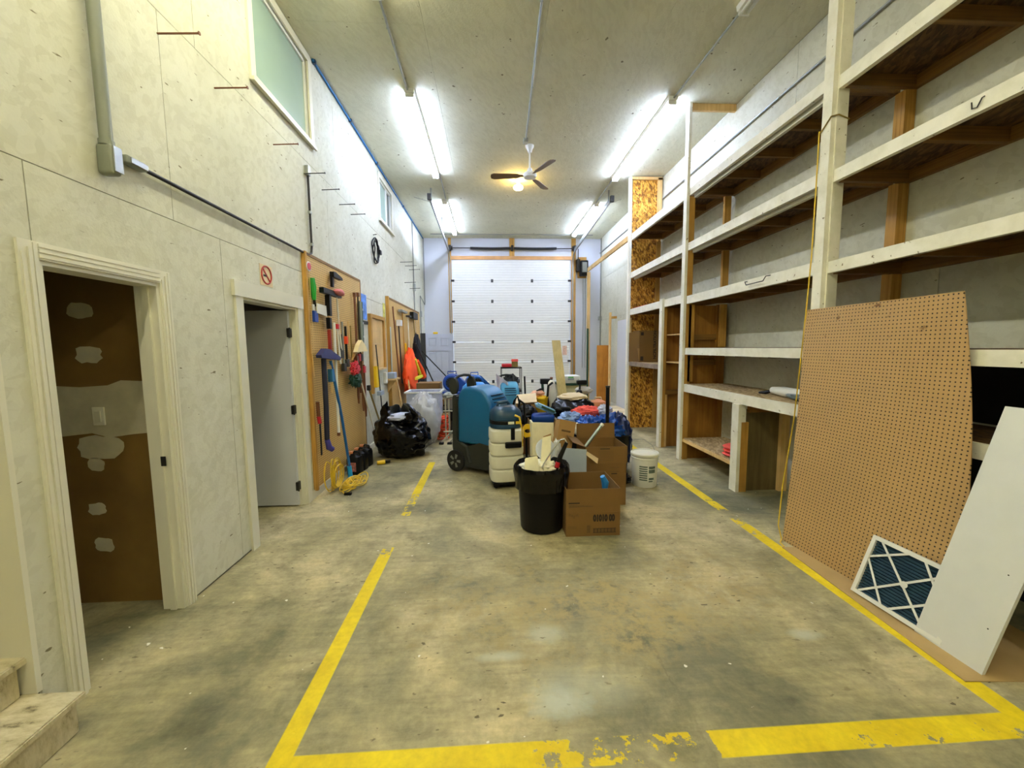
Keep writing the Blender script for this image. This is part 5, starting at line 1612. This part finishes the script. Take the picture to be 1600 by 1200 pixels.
bm = BM(); tube(bm, [(-.1, -.02, .93), (-.09, -.02, .985), (.02, -.01, .995), (.05, 0, .955)], [.02, .022, .022, .02], 10); build('top_grip', bm, m_navy, t, local=True, smooth=True)
build('switch_plate', xbox(.0, .07, -.196, -.188, .76, .79), m_cream, t, local=True)
build('switch_plate', xbox(.09, .14, -.196, -.182, .76, .79), m_yellow, t, local=True)
build('clamp', xbox(.03, .075, -.212, -.188, .58, .72, .006), m_black, t, local=True)
build('front_handle', xbox(-.04, .15, -.235, -.198, .49, .56, .012), m_black, t, local=True)
bm = BM(); tube(bm, [(.08, -.18, .86), (.13, -.2, .84), (.16, -.2, .7), (.165, -.21, .5)], [.014, .012, .008, .006], 8); build('power_lead', bm, m_yellow, t, local=True, smooth=True)
for (x, y) in ((-.14, -.14), (.14, -.14), (-.14, .14), (.14, .14)):
    bm = BM(); lathe(bm, [(.03, -.014), (.035, 0), (.03, .014)], 16, (x, y, .036), 'y'); build('caster', bm, m_black, t, local=True, smooth=True)
build('chassis', xbox(-.18, .18, -.18, .18, .045, .076, .01), m_black, t, local=True)
t = thing('hose_wand', 'black vacuum wand with yellow cord standing right of the white vacuum', 'wand', (.42, 4.75, 0))
bm = BM(); tube(bm, [(.43, 4.72, .02), (.42, 4.74, .6), (.40, 4.76, .95), (.33, 4.78, 1.0)], .014, 8); build('wand', bm, m_black, t, smooth=True)
bm = BM(); pts = [(.43 + .05 * math.cos(i * .5), 4.66 + .02 * math.sin(i * .5), .66 + .05 * math.sin(i * .5) - .001 * i) for i in range(60)]
tube(bm, pts, .008, 6); build('wound_cord', bm, m_yelbr, t, smooth=True)

# ------------------------------------------------------------ trash can and boxes in front
t = thing('trash_can', 'black trash can with black liner full of scrap', 'trash can', (.445, 3.46, 0))
bm = BM(); lathe(bm, [(.175, .002), (.19, .012), (.215, .5), (.222, .56), (.215, .56), (.205, .5), (.18, .03)], 36, (.445, 3.46, 0), wob=lambda r, a, h: r + .0015 * math.cos(18 * a)); build('can', bm, m_black, t, smooth=True)
bm = BM()
def lw(r, a, h): return r + (.012 + .02 * max(0, .56 - h)) * noise.noise(Vector((math.cos(a) * 6, math.sin(a) * 6, h * 9))) + .008 * noise.noise(Vector((math.cos(a) * 22, math.sin(a) * 22, h * 5)))
lathe(bm, [(.16, .44), (.2, .5), (.222, .575), (.24, .592), (.25, .57), (.25, .52), (.242, .47), (.238, .42), (.236, .385)], 96, (.445, 3.46, 0), wob=lw, cap=False); build('liner', bm, m_bagblack, t, smooth=True)
def chunk(name, c, r, seed, mat, label, cat, amp=.35, n=(18, 12)):
    bm = BM(); blob(bm, c, r, seed, amp, 2.5, n[0], n[1]); return build(name, bm, mat, label=label, cat=cat)
chunk('crumpled_paper', (.50, 3.42, .55), (.1, .09, .07), 3, m_foam, 'crumpled cream paper at the front of the trash can', 'paper')
chunk('crumpled_paper', (.40, 3.5, .53), (.15, .12, .08), 13, m_paper, 'white crumpled paper filling the trash can', 'paper')
bm = BM(); quadplate(bm, [(.285, 3.36, .50), (.415, 3.34, .47), (.40, 3.40, .67), (.29, 3.42, .645)], .05); bmesh.ops.bevel(bm, geom=bm.edges[:], offset=.006, segments=2, affect='EDGES')
build('foam_block', bm, m_foam, label='square white foam block sticking out of trash can at left', cat='foam')
bm = BM(); quadplate(bm, [(.44, 3.50, .54), (.53, 3.48, .54), (.55, 3.56, .82), (.47, 3.56, .80)], .03)
build('foam_strip', bm, m_foam, label='tall torn foam strip standing in the trash can', cat='foam')
bm = BM(); lathe(bm, [(.10, 0), (.10, .006)], 26); bm.transform(Matrix.Translation((.50, 3.6, .68)) @ Matrix.Rotation(1.25, 4, 'X') @ Matrix.Rotation(.3, 4, 'Y'))
build('paper_disc', bm, plain('bluish_paper', (214, 220, 234), .8, 0, .02), label='round bluish paper plate behind foam in the trash can', cat='plate')
t = thing('hacksaw', 'hacksaw with red and black handle poking out of the trash can', 'saw', (.58, 3.38, .5))
bm = BM(); tube(bm, [(.56, 3.36, .56), (.60, 3.36, .68), (.655, 3.36, .80)], [.02, .022, .016], 10); build('grip', bm, m_black, t, smooth=True)
bm = BM(); tube(bm, [(.565, 3.345, .585), (.575, 3.345, .63)], .02, 10); build('red_insert', bm, m_red, t, smooth=True)
bm = BM(); tube(bm, [(.655, 3.36, .80), (.64, 3.37, .83), (.60, 3.37, .82), (.52, 3.36, .72), (.43, 3.35, .58)], .006, 6); build('frame_bar', bm, m_chrome, t, smooth=True)

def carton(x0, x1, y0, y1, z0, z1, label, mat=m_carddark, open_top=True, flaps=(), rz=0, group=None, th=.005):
    c = ((x0 + x1) / 2, (y0 + y1) / 2, z0)
    t = thing('cardboard_box', label, 'box', c, rz, group)
    a, b = (x1 - x0) / 2, (y1 - y0) / 2
    h = z1 - z0
    if open_top:
        bm = BM()
        box(bm, -a, a, -b, -b + th, 0, h); box(bm, -a, a, b - th, b, 0, h)
        box(bm, -a, -a + th, -b + th, b - th, 0, h); box(bm, a - th, a, -b + th, b - th, 0, h)
        box(bm, -a + th, a - th, -b + th, b - th, .001, th)
    else:
        bm = xbox(-a, a, -b, b, 0, h)
    build('carton', bm, mat, t, local=True)
    for f in flaps:
        sd, ln, ang = f
        bm = BM()
        if sd in 'fb':
            s_ = -1 if sd == 'f' else 1
            p = [(-a, s_ * b, h), (a, s_ * b, h), (a, s_ * (b + ln * math.sin(ang)), h + ln * math.cos(ang)), (-a, s_ * (b + ln * math.sin(ang)), h + ln * math.cos(ang))]
        else:
            s_ = -1 if sd == 'l' else 1
            p = [(s_ * a, -b, h), (s_ * a, b, h), (s_ * (a + ln * math.sin(ang)), b, h + ln * math.cos(ang)), (s_ * (a + ln * math.sin(ang)), -b, h + ln * math.cos(ang))]
        quadplate(bm, p, .004)
        build('flap', bm, mat, t, local=True)
    return t
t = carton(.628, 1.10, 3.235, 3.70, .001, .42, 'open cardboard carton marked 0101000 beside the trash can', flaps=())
yf = 3.2345
text('01010 00', .075, (.865, yf, .135), (PI / 2, 0, 0), m_ink, t, 'printed_number', sx=.66, bold=.006)
for (x0, x1, z0, z1, m) in ((.65, .745, .292, .303, m_ink), (.65, .86, .262, .266, m_inkfaint), (.64, .72, .07, .075, m_inkfaint), (.64, .72, .085, .09, m_inkfaint), (.81, .84, .03, .1, m_inkfaint)):
    build('printed_mark', xbox(x0, x1, yf - .0006, yf + .0004, z0, z1), m, t)
bm = BM(); prism(bm, [(.652, .255), (.88, .27), (.652, .285)], yf - .0008, yf); build('printed_arrow', bm, m_inkfaint, t)
bm = BM()
box(bm, .865, 1.065, yf - .0006, yf + .0004, .028, .032); box(bm, .865, 1.065, yf - .0006, yf + .0004, .064, .068)
for k in range(20):
    box(bm, .868 + .01 * k, .868 + .01 * k + (.003 if k % 3 else .006), yf - .0006, yf + .0004, .032, .064)
build('printed_barcode', bm, m_ink, t)
bm = BM(); pts = [(.655 + .08 * i / 14, yf - .001, .185 + .012 * math.sin(i * 1.6) + .01 * math.sin(i * .7)) for i in range(15)]; tube(bm, pts, .003, 5); build('scribble', bm, m_inkfaint, t)
bm = BM(); beam(bm, (.628, yf - .002, .2105), (1.10, yf - .002, .2115), .004, .004); build('fold_crease', bm, m_carddark, t)
t = thing('spray_nozzle', 'bright blue bottle cap peeking over the marked carton', 'bottle', (1.05, 3.5, .3))
bm = BM(); tube(bm, [(1.03, 3.46, .30), (1.03, 3.45, .40), (1.0, 3.44, .46)], [.02, .034, .022], 12); build('cap', bm, m_bluelt, t, smooth=True)
bm = BM(); tube(bm, [(1.03, 3.46, .05), (1.03, 3.46, .3)], .03, 12); build('bottle', bm, m_white, t, smooth=True)
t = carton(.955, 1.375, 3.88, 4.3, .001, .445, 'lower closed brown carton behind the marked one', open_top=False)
yf = 3.8795
build('printed_mark', xbox(1.19, 1.30, yf - .0006, yf + .0004, .355, .36), m_inkfaint, t)
build('printed_mark', xbox(1.19, 1.30, yf - .0006, yf + .0004, .395, .4), m_inkfaint, t)
build('printed_mark', xbox(1.22, 1.28, yf - .0006, yf + .0004, .33, .34), m_ink, t)
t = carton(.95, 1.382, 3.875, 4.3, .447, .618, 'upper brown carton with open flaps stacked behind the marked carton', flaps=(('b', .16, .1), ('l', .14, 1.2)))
yf = 3.8745
for k in range(7):
    build('printed_line', xbox(1.08, 1.24, yf - .0006, yf + .0004, .475 + .016 * k, .478 + .016 * k), m_inkfaint, t)
build('printed_mark', xbox(1.10, 1.20, yf - .0006, yf + .0004, .593, .602), m_ink, t)
t = thing('corrugated_sheet', 'blue-grey plastic sheet standing behind the marked carton', 'sheet', (.8, 3.8, 0))
bm = BM(); quadplate(bm, [(.69, 3.75, .001), (.93, 3.76, .001), (.955, 3.86, .60), (.70, 3.86, .625)], .006); build('sheet', bm, m_greyblue, t)
bm = BM(); quadplate(bm, [(.955, 3.84, .585), (1.06, 3.80, .52), (1.05, 3.79, .47), (.945, 3.84, .55)], .004); build('folded_tab', bm, m_cardlight, t)
# tilted tall box and torn pale packaging behind the can
t = thing('cardboard_box', 'tan carton tilted on end behind the trash can', 'box', (.8, 4.2, .3))
bm = BM(); box(bm, -.09, .09, -.12, .12, 0, .42); bm.transform(Matrix.Translation((.75, 4.28, .40)) @ Matrix.Rotation(.22, 4, 'Y') @ Matrix.Rotation(-.2, 4, 'X')); build('carton', bm, m_card, t)
bm = BM(); box(bm, -.05, .05, -.001, .001, 0, .02); bm.transform(Matrix.Translation((.80, 4.15, .72)) @ Matrix.Rotation(.22, 4, 'Y')); build('printed_mark', bm, m_inkfaint, t)
t = carton(.62, .93, 4.12, 4.5, .001, .39, 'plain carton on the floor under the tilted tan one', open_top=False)
t = thing('torn_packaging', 'torn off-white packaging standing between vacuum and cartons', 'packaging', (.6, 4.45, 0))
bm = BM(); quadplate(bm, [(.48, 4.36, .001), (.70, 4.36, .001), (.71, 4.42, .77), (.46, 4.42, .78)], -.02); build('front_sheet', bm, m_foam, t)
bm = BM(); quadplate(bm, [(.47, 4.38, .001), (.47, 4.7, .001), (.46, 4.7, .76), (.46, 4.42, .77)], .02); build('side_sheet', bm, m_foam, t)
bm = BM(); quadplate(bm, [(.56, 4.33, .50), (.68, 4.34, .52), (.67, 4.36, .66), (.58, 4.35, .63)], .006); build('brown_scrap', bm, m_card, t)
bm = BM(); blob(bm, (.70, 4.15, .50), (.05, .05, .14), 17, .35, 3, 20, 14, zmin=.392); build('crumpled_paper', bm, plain('grey_paper', (214, 214, 214), .85, 0, .1, 20), label='crumpled grey-white paper standing behind the trash can', cat='paper')
t = thing('aluminium_tube', 'shiny grey tube sticking up slanted from upper open carton', 'tube', (1.1, 4.1, .5))
bm = BM(); tube(bm, [(.99, 4.05, .58), (1.17, 4.10, .79)], .018, 10); build('tube', bm, plain('silver_tube', (150, 164, 160), .35, .6, .1), t, smooth=True)
bm = BM(); tube(bm, [(1.17, 4.10, .79), (1.19, 4.105, .81)], .021, 10); build('end_cap', bm, m_white, t, smooth=True)
# pail
t = thing('plastic_pail', 'white five gallon pail with grey label and wire bail', 'pail', (1.80, 4.46, 0))
bm = BM(); lathe(bm, [(.132, .001), (.137, .008), (.148, .33), (.156, .335), (.156, .345), (.15, .35), (.151, .365)], 40, (1.80, 4.46, 0)); build('bucket', bm, m_white, t, smooth=True)
bm = BM(); lathe(bm, [(.158, .362), (.161, .366), (.161, .39), (.153, .398), (.146, .394), (.144, .386), (.0, .386)], 40, (1.80, 4.46, 0), cap=False); build('lid', bm, m_cream, t, smooth=True)
bm = BM(); tube(bm, [(1.645, 4.5, .35), (1.68, 4.6, .45), (1.74, 4.66, .5), (1.86, 4.66, .5), (1.94, 4.58, .44), (1.955, 4.48, .35)], .0025, 5); build('wire_bail', bm, m_grey, t, smooth=True)
bm = BM()
for (a0, a1, z0, z1) in [(-2.35, -1.72, .09 + .026 * k, .105 + .026 * k) for k in range(7)] + [(-1.62, -1.05, .23, .26), (-1.62, -1.05, .18, .222), (-1.6, -1.15, .1, .125), (-1.6, -1.25, .075, .09)]:
    n = 8
    for i in range(n):
        b0 = a0 + (a1 - a0) * i / n; b1 = a0 + (a1 - a0) * (i + 1) / n
        v = []
        for (a, z) in ((b0, z0), (b1, z0), (b1, z1), (b0, z1)):
            r = .1375 + .011 * (z / .33) + .0012
            v.append(bm.verts.new((1.80 + r * math.cos(a), 4.46 + r * math.sin(a), z)))
        bm.faces.new(v)
build('label_print', bm, plain('pail_print', (96, 112, 104), .7, 0, .3, 50), t)
bm = BM(); blob(bm, (1.55, 4.55, .06), (.12, .14, .07), 23, .35, 3, 26, 14, zmin=.002); build('black_rag', bm, m_bagblack, smooth=True, label='crumpled black plastic on the floor left of the pail', cat='plastic')

# ------------------------------------------------------------ the heap behind
def heap(name, c, r, seed, mat, label, cat, amp=.3, freq=2.6, zmin=None, n=(34, 22)):
    bm = BM(); blob(bm, c, r, seed, amp, freq, n[0], n[1], zmin=zmin); return build(name, bm, mat, smooth=True, label=label, cat=cat)
t = thing('black_tote', 'low black bin holding the blue plastic sheeting', 'bin', (1.4, 5.1, 0))
bm = BM(); lathe(bm, [(.36, .001), (.38, .02), (.41, .48), (.42, .5), (.40, .5)], 40, (1.40, 5.15, 0), n=4, sy=.8); build('body', bm, m_black, t, smooth=True)
heap('blue_sheeting', (1.55, 5.1, .50), (.26, .26, .22), 41, m_tarp, 'crumpled blue plastic sheeting, right part of the blue heap', 'sheeting', .45, 3.4)
heap('blue_sheeting', (1.25, 5.0, .58), (.20, .2, .15), 42, m_tarp, 'blue plastic sheeting in middle of the heap beside black pole', 'sheeting', .45, 3.6)
heap('dark_blue_bag', (1.70, 5.12, .38), (.17, .24, .37), 43, m_tarpd, 'dark navy bag bulging at right end of the blue heap', 'bag', .25, 2.6)
heap('pale_cloth', (1.05, 5.15, .68), (.15, .14, .09), 44, m_lilac, 'pale blue patterned cloth at left of the blue heap', 'cloth', .5, 4)
heap('white_cloth', (1.05, 4.8, .62), (.07, .07, .07), 45, m_paper, 'small white crumpled cloth in front of pale blue cloth', 'cloth', .3, 3)
heap('coral_bag', (1.32, 5.35, .74), (.2, .12, .08), 46, m_pink, 'coral red fabric lying on top of the blue heap', 'cloth', .3, 2.4)
heap('white_cloth', (1.56, 5.3, .76), (.1, .1, .08), 47, m_denim, 'white cloth bundle on the blue heap beside the pole', 'cloth', .3, 3)
t = thing('black_pole', 'thick black pole standing upright in the heap', 'pole', (1.42, 4.72, 0))
bm = BM(); tube(bm, [(1.425, 4.72, .3), (1.418, 4.7, 1.14)], .022, 12); build('pole', bm, m_black, t, smooth=True)
bm = BM(); tube(bm, [(1.418, 4.7, 1.14), (1.418, 4.7, 1.16)], .027, 12); build('end_cap', bm, m_greydark, t, smooth=True)
t = thing('floor_stand', 'low black box supporting the pole in the heap', 'box', (1.3, 4.7, 0))
build('body', xbox(1.0, 1.6, 4.62, 4.82, .001, .30, .01), m_greydark, t)
# second black bag on a bin with white lid
t = thing('garbage_bag', 'black garbage bag lying on the heap in front of beige cabinet', 'garbage bag', (1.33, 6.3, .4))
bm = BM(); blob(bm, (1.33, 6.3, .62), (.36, .28, .22), 51, .14, 1.8, 56, 36, octv=2); build('bag', bm, m_bagblack, t, smooth=True)
bm = BM(); blob(bm, (1.33, 6.33, .82), (.24, .2, .07), 52, .25, 3, 28, 16); build('pale_content', bm, m_cardlight, t, smooth=True)
t = thing('dark_crate', 'dark crate beneath the black bag on the heap', 'crate', (1.3, 6.3, 0))
build('body', xbox(1.02, 1.66, 6.05, 6.6, .001, .40, .01), m_greydark, t)
t = thing('fuel_jug', 'terracotta coloured square jug right of the black bag', 'jug', (1.86, 6.72, 0))
bm = BM(); lathe(bm, [(.125, .35), (.135, .37), (.14, .62), (.12, .69), (.06, .72), (.03, .73)], 30, (1.86, 6.72, 0), n=4); build('body', bm, m_tan, t, smooth=True)
bm = BM(); tube(bm, [(1.79, 6.7, .70), (1.8, 6.7, .76), (1.9, 6.7, .76), (1.92, 6.7, .70)], .012, 8); build('handle', bm, m_cardlight, t, smooth=True)
carton(1.70, 2.04, 6.55, 6.9, .001, .348, 'plain carton under the terracotta jug', open_top=False)
# beige cabinet + white case, gun-like tool
t = thing('beige_cabinet', 'beige equipment cabinet behind the black bag near the door', 'cabinet', (1.65, 8.0, 0))
build('body', xbox(1.36, 1.92, 7.8, 8.3, .001, .87, .015), plain('beige_paint', (188, 180, 134), .5, 0, .05), t)
build('dark_top', xbox(1.34, 1.94, 7.78, 8.32, .871, .905), m_dkgreen, t)
build('door_panel', xbox(1.46, 1.88, 7.79, 7.799, .2, .8, .003), plain('beige_panel', (202, 194, 150), .5, 0, .05), t)
t = thing('white_case', 'white carrying case with green label on the beige cabinet', 'case', (1.64, 7.98, .906))
build('case', xbox(1.47, 1.80, 7.83, 8.2, .906, 1.06, .02), m_white, t, smooth=True)
build('green_label', xbox(1.55, 1.66, 7.822, 7.829, 1.02, 1.04), m_green, t)
build('print_block', xbox(1.545, 1.67, 7.822, 7.829, .975, 1.012), m_greyblue, t)
bm = BM(); prism(bm, [(1.74, .935), (1.755, .99), (1.775, .935)], 7.822, 7.829); build('black_mark', bm, m_ink, t)
t = thing('floor_tool', 'black-headed floor tool with ball joint lying on the heap', 'tool', (1.6, 6.9, .8))
build('head', xbox(1.52, 1.70, 6.85, 6.95, .97, 1.05, .015), m_black, t, smooth=True)
bm = BM(); tube(bm, [(1.58, 6.9, .97), (1.56, 6.85, .85)], .018, 8); build('neck', bm, m_black, t, smooth=True)
bm = BM(); blob(bm, (1.54, 6.78, .84), (.055, .055, .055), 0, 0, 1, 20, 14); build('ball_joint', bm, m_black, t, smooth=True)
bm = BM(); blob(bm, (1.66, 6.95, .86), (.16, .1, .07), 54, .2, 3, 24, 14); build('grey_body', bm, plain('warm_grey', (200, 196, 184), .6, 0, .05), t, smooth=True)
t = thing('lumber_plank', 'upright pale pine plank leaning in the middle of the heap', 'plank', (1.35, 7.4, 0))
bm = BM(); quadplate(bm, [(1.32, 7.2, .001), (1.49, 7.2, .001), (1.345, 7.62, 1.76), (1.185, 7.62, 1.76)], .038); build('plank', bm, wood('pale_plank', (198, 176, 108), (220, 200, 138), 'z'), t)
# white tall object, black curved handle tools
t = thing('upright_sprayer', 'tall cream sprayer housing with black hose left of plank', 'sprayer', (1.08, 7.15, 0))
bm = BM(); lathe(bm, [(.09, .1), (.1, .15), (.09, .8), (.06, 1.0), (.03, 1.04)], 20, (1.10, 7.1, 0)); build('body', bm, m_cream, t, smooth=True)
build('base', xbox(.98, 1.22, 6.98, 7.22, .001, .12, .01), m_greydark, t)
bm = BM(); tube(bm, [(1.10, 7.0, 1.0), (1.02, 6.95, .95), (1.0, 6.93, .75), (1.02, 6.92, .5), (1.05, 6.9, .3)], .022, 8); build('hose', bm, m_black, t, smooth=True)
t = thing('black_tool_handle', 'black boxy tool head with curved frame above the yellow bucket', 'tool', (1.02, 7.3, .5))
build('head', xbox(.92, 1.15, 7.25, 7.38, .95, 1.05, .015), m_black, t)
build('red_knob', xbox(1.1, 1.15, 7.24, 7.3, 1.051, 1.08, .006), m_brownh, t)
bm = BM(); tube(bm, [(1.06, 7.3, .95), (1.08, 7.28, .9), (1.08, 7.26, .72), (1.02, 7.2, .64)], .016, 8); build('curved_bar', bm, m_brownh, t, smooth=True)
bm = BM(); tube(bm, [(.96, 7.3, .95), (.97, 7.3, .78)], .025, 8); build('grip', bm, m_dkgreen, t, smooth=True)
t = thing('mop_bucket', 'bright yellow mop bucket in the middle of the heap', 'bucket', (.87, 7.0, .3))
bm = BM(); lathe(bm, [(.10, .48), (.115, .5), (.135, .74), (.142, .76), (.13, .76), (.125, .74)], 30, (.87, 6.95, 0), n=4); build('bucket', bm, m_yelbr, t, smooth=True)
build('rim_spout', xbox(.8, .94, 6.79, 6.82, .72, .76, .006), m_yelbr, t)
t = thing('work_table', 'folding table hidden under the heap of equipment', 'table', (.75, 6.8, 0))
build('top', xbox(.38, 1.0, 6.35, 7.25, .44, .47), m_greydark, t)
for (x, y) in ((.4, 6.37), (.94, 6.37), (.4, 7.2), (.94, 7.2)):
    build('leg', xbox(x, x + .035, y, y + .035, .001, .439), m_greydark, t)
t = carton(.42, .73, 6.45, 6.85, .472, .70, 'pale cardboard carton left of the yellow bucket', m_card, open_top=False)
bm = BM(); quadplate(bm, [(.40, 6.42, .71), (.75, 6.42, .73), (.78, 6.8, .83), (.45, 6.85, .80)], .012); build('flap', bm, m_cardlight, t)
heap('work_glove', (.83, 6.95, .82), (.12, .1, .05), 61, plain('peach_cloth', (240, 186, 156), .9, 0, .1), 'peach coloured glove heap above the yellow bucket', 'glove', .4, 4)
bm = BM(); tube(bm, [(.80, 6.92, .86), (.87, 6.92, .89), (.93, 6.92, .90)], [.015, .02, .014], 8); build('torch', bm, m_black, smooth=True, label='small black torch on the peach glove', cat='torch')
# light blue vacuum lid / tools
t = thing('blue_extractor', 'small extractor with light blue lid and royal blue body in the heap', 'carpet machine', (.8, 6.05, .2))
bm = BM(); box(bm, -.17, .17, -.1, .1, 0, .07); bmesh.ops.bevel(bm, geom=bm.edges[:], offset=.025, segments=3, affect='EDGES'); bm.transform(Matrix.Translation((.82, 6.02, .66)) @ Matrix.Rotation(.42, 4, 'Y')); build('lid', bm, plain('sky_blue_lid', (130, 180, 206), .4, 0, .05), t, smooth=True)
bm = xbox(.62, .97, 5.9, 6.15, .48, .61, .04, 3); build('body', bm, m_blue, t, smooth=True)
bm = BM(); box(bm, -.11, .11, -.102, -.1, .02, .05); bm.transform(Matrix.Translation((.85, 6.0, .66)) @ Matrix.Rotation(.42, 4, 'Y')); build('dark_slot', bm, m_dkgreen, t)
t = carton(.56, .96, 5.55, 6.2, .001, .55, 'brown carton in front of the blue extractor', flaps=())
bm = BM(); blob(bm, (.56, 6.2, .56), (.17, .16, .16), 71, .3, 3, 30, 20); build('black_motor', bm, m_black, smooth=True, label='black motor and hose jumble behind the white vacuum', cat='motor')
t = thing('wooden_box', 'dark brown wooden box in the heap under the pale carton', 'box', (.6, 6.3, 0))
build('box_body', xbox(.36, .55, 5.9, 6.4, .001, .42), m_brownh, t)
t = thing('black_lever', 'bent black lever handle rising left of the pale carton', 'handle', (.36, 6.1, .5))
bm = BM(); tube(bm, [(.33, 6.15, .66), (.36, 6.12, .80), (.41, 6.1, .88), (.44, 6.1, .78), (.43, 6.1, .70)], .018, 8); build('lever', bm, m_black, t, smooth=True)
t = thing('floor_pipe', 'thin black upright bar behind the pale carton', 'bar', (.62, 7.3, 0))
bm = BM(); tube(bm, [(.65, 7.3, .3), (.625, 7.3, 1.1)], .016, 8); build('bar', bm, m_black, t, smooth=True)
# cart with dark things and red boxes
t = thing('utility_cart', 'black utility cart holding dark gear in front of the overhead door', 'cart', (.41, 8.1, 0))
for z in (.3, .75, 1.22):
    build('shelf', xbox(.2, .62, 7.85, 8.3, z, z + .025), m_black, t)
for (x, y) in ((.2, 7.85), (.6, 7.85), (.2, 8.28), (.6, 8.28)):
    build('leg', xbox(x, x + .02, y, y + .02, .001, 1.219), m_grey, t)
heap('dark_gear', (.40, 8.05, .93), (.17, .15, .15), 81, plain('dark_gear', (44, 50, 54), .5, 0, .5, 20), 'dark cables and gear on the cart shelf', 'gear', .35, 3.4)
build('red_case', xbox(.22, .42, 7.9, 8.1, 1.246, 1.31, .012), m_red, label='flat red case on top of the black cart', cat='case')
t = thing('small_box', 'small brown box with red lid on top of the black cart', 'box', (.48, 8.0, 1.246))
build('body', xbox(.425, .545, 7.93, 8.07, 1.246, 1.355), m_olive, t)
build('lid', xbox(.42, .55, 7.925, 8.075, 1.356, 1.40), m_pink, t)
t = thing('plastic_sheet', 'hanging white plastic sheet left of the pale teal machine', 'sheet', (.2, 7.2, .3))
bm = BM()
nz, nx = 12, 16
g = []
for j in range(nz + 1):
    row = []
    for i in range(nx + 1):
        a, b = i / nx, j / nz
        x = .09 + .22 * a * (.6 + .4 * b) + .05 * (1 - b)
        z = .45 + b * (.72 - .16 * a)
        row.append(bm.verts.new((x, 7.1 + .04 * math.sin(a * 9 + b * 3) + .02 * math.sin(b * 11), z)))
    g.append(row)
for j in range(nz):
    for i in range(nx):
        bm.faces.new((g[j][i], g[j][i + 1], g[j + 1][i + 1], g[j + 1][i]))
build('sheet', bm, plain('white_film', (222, 216, 228), .4, 0, .08, 9), t, smooth=True)
# small yellow nozzle near the big bag
t = thing('yellow_nozzle', 'yellow cord end connector on floor by the garbage bag', 'connector', (-1.52, 5.55, 0))
bm = BM(); tube(bm, [(-1.62, 5.52, .032), (-1.52, 5.56, .032)], [.026, .032], 10); build('body', bm, m_yelbr, t, smooth=True)
bm = BM(); tube(bm, [(-1.52, 5.56, .032), (-1.46, 5.6, .03)], .02, 10); build('collar', bm, m_black, t, smooth=True)
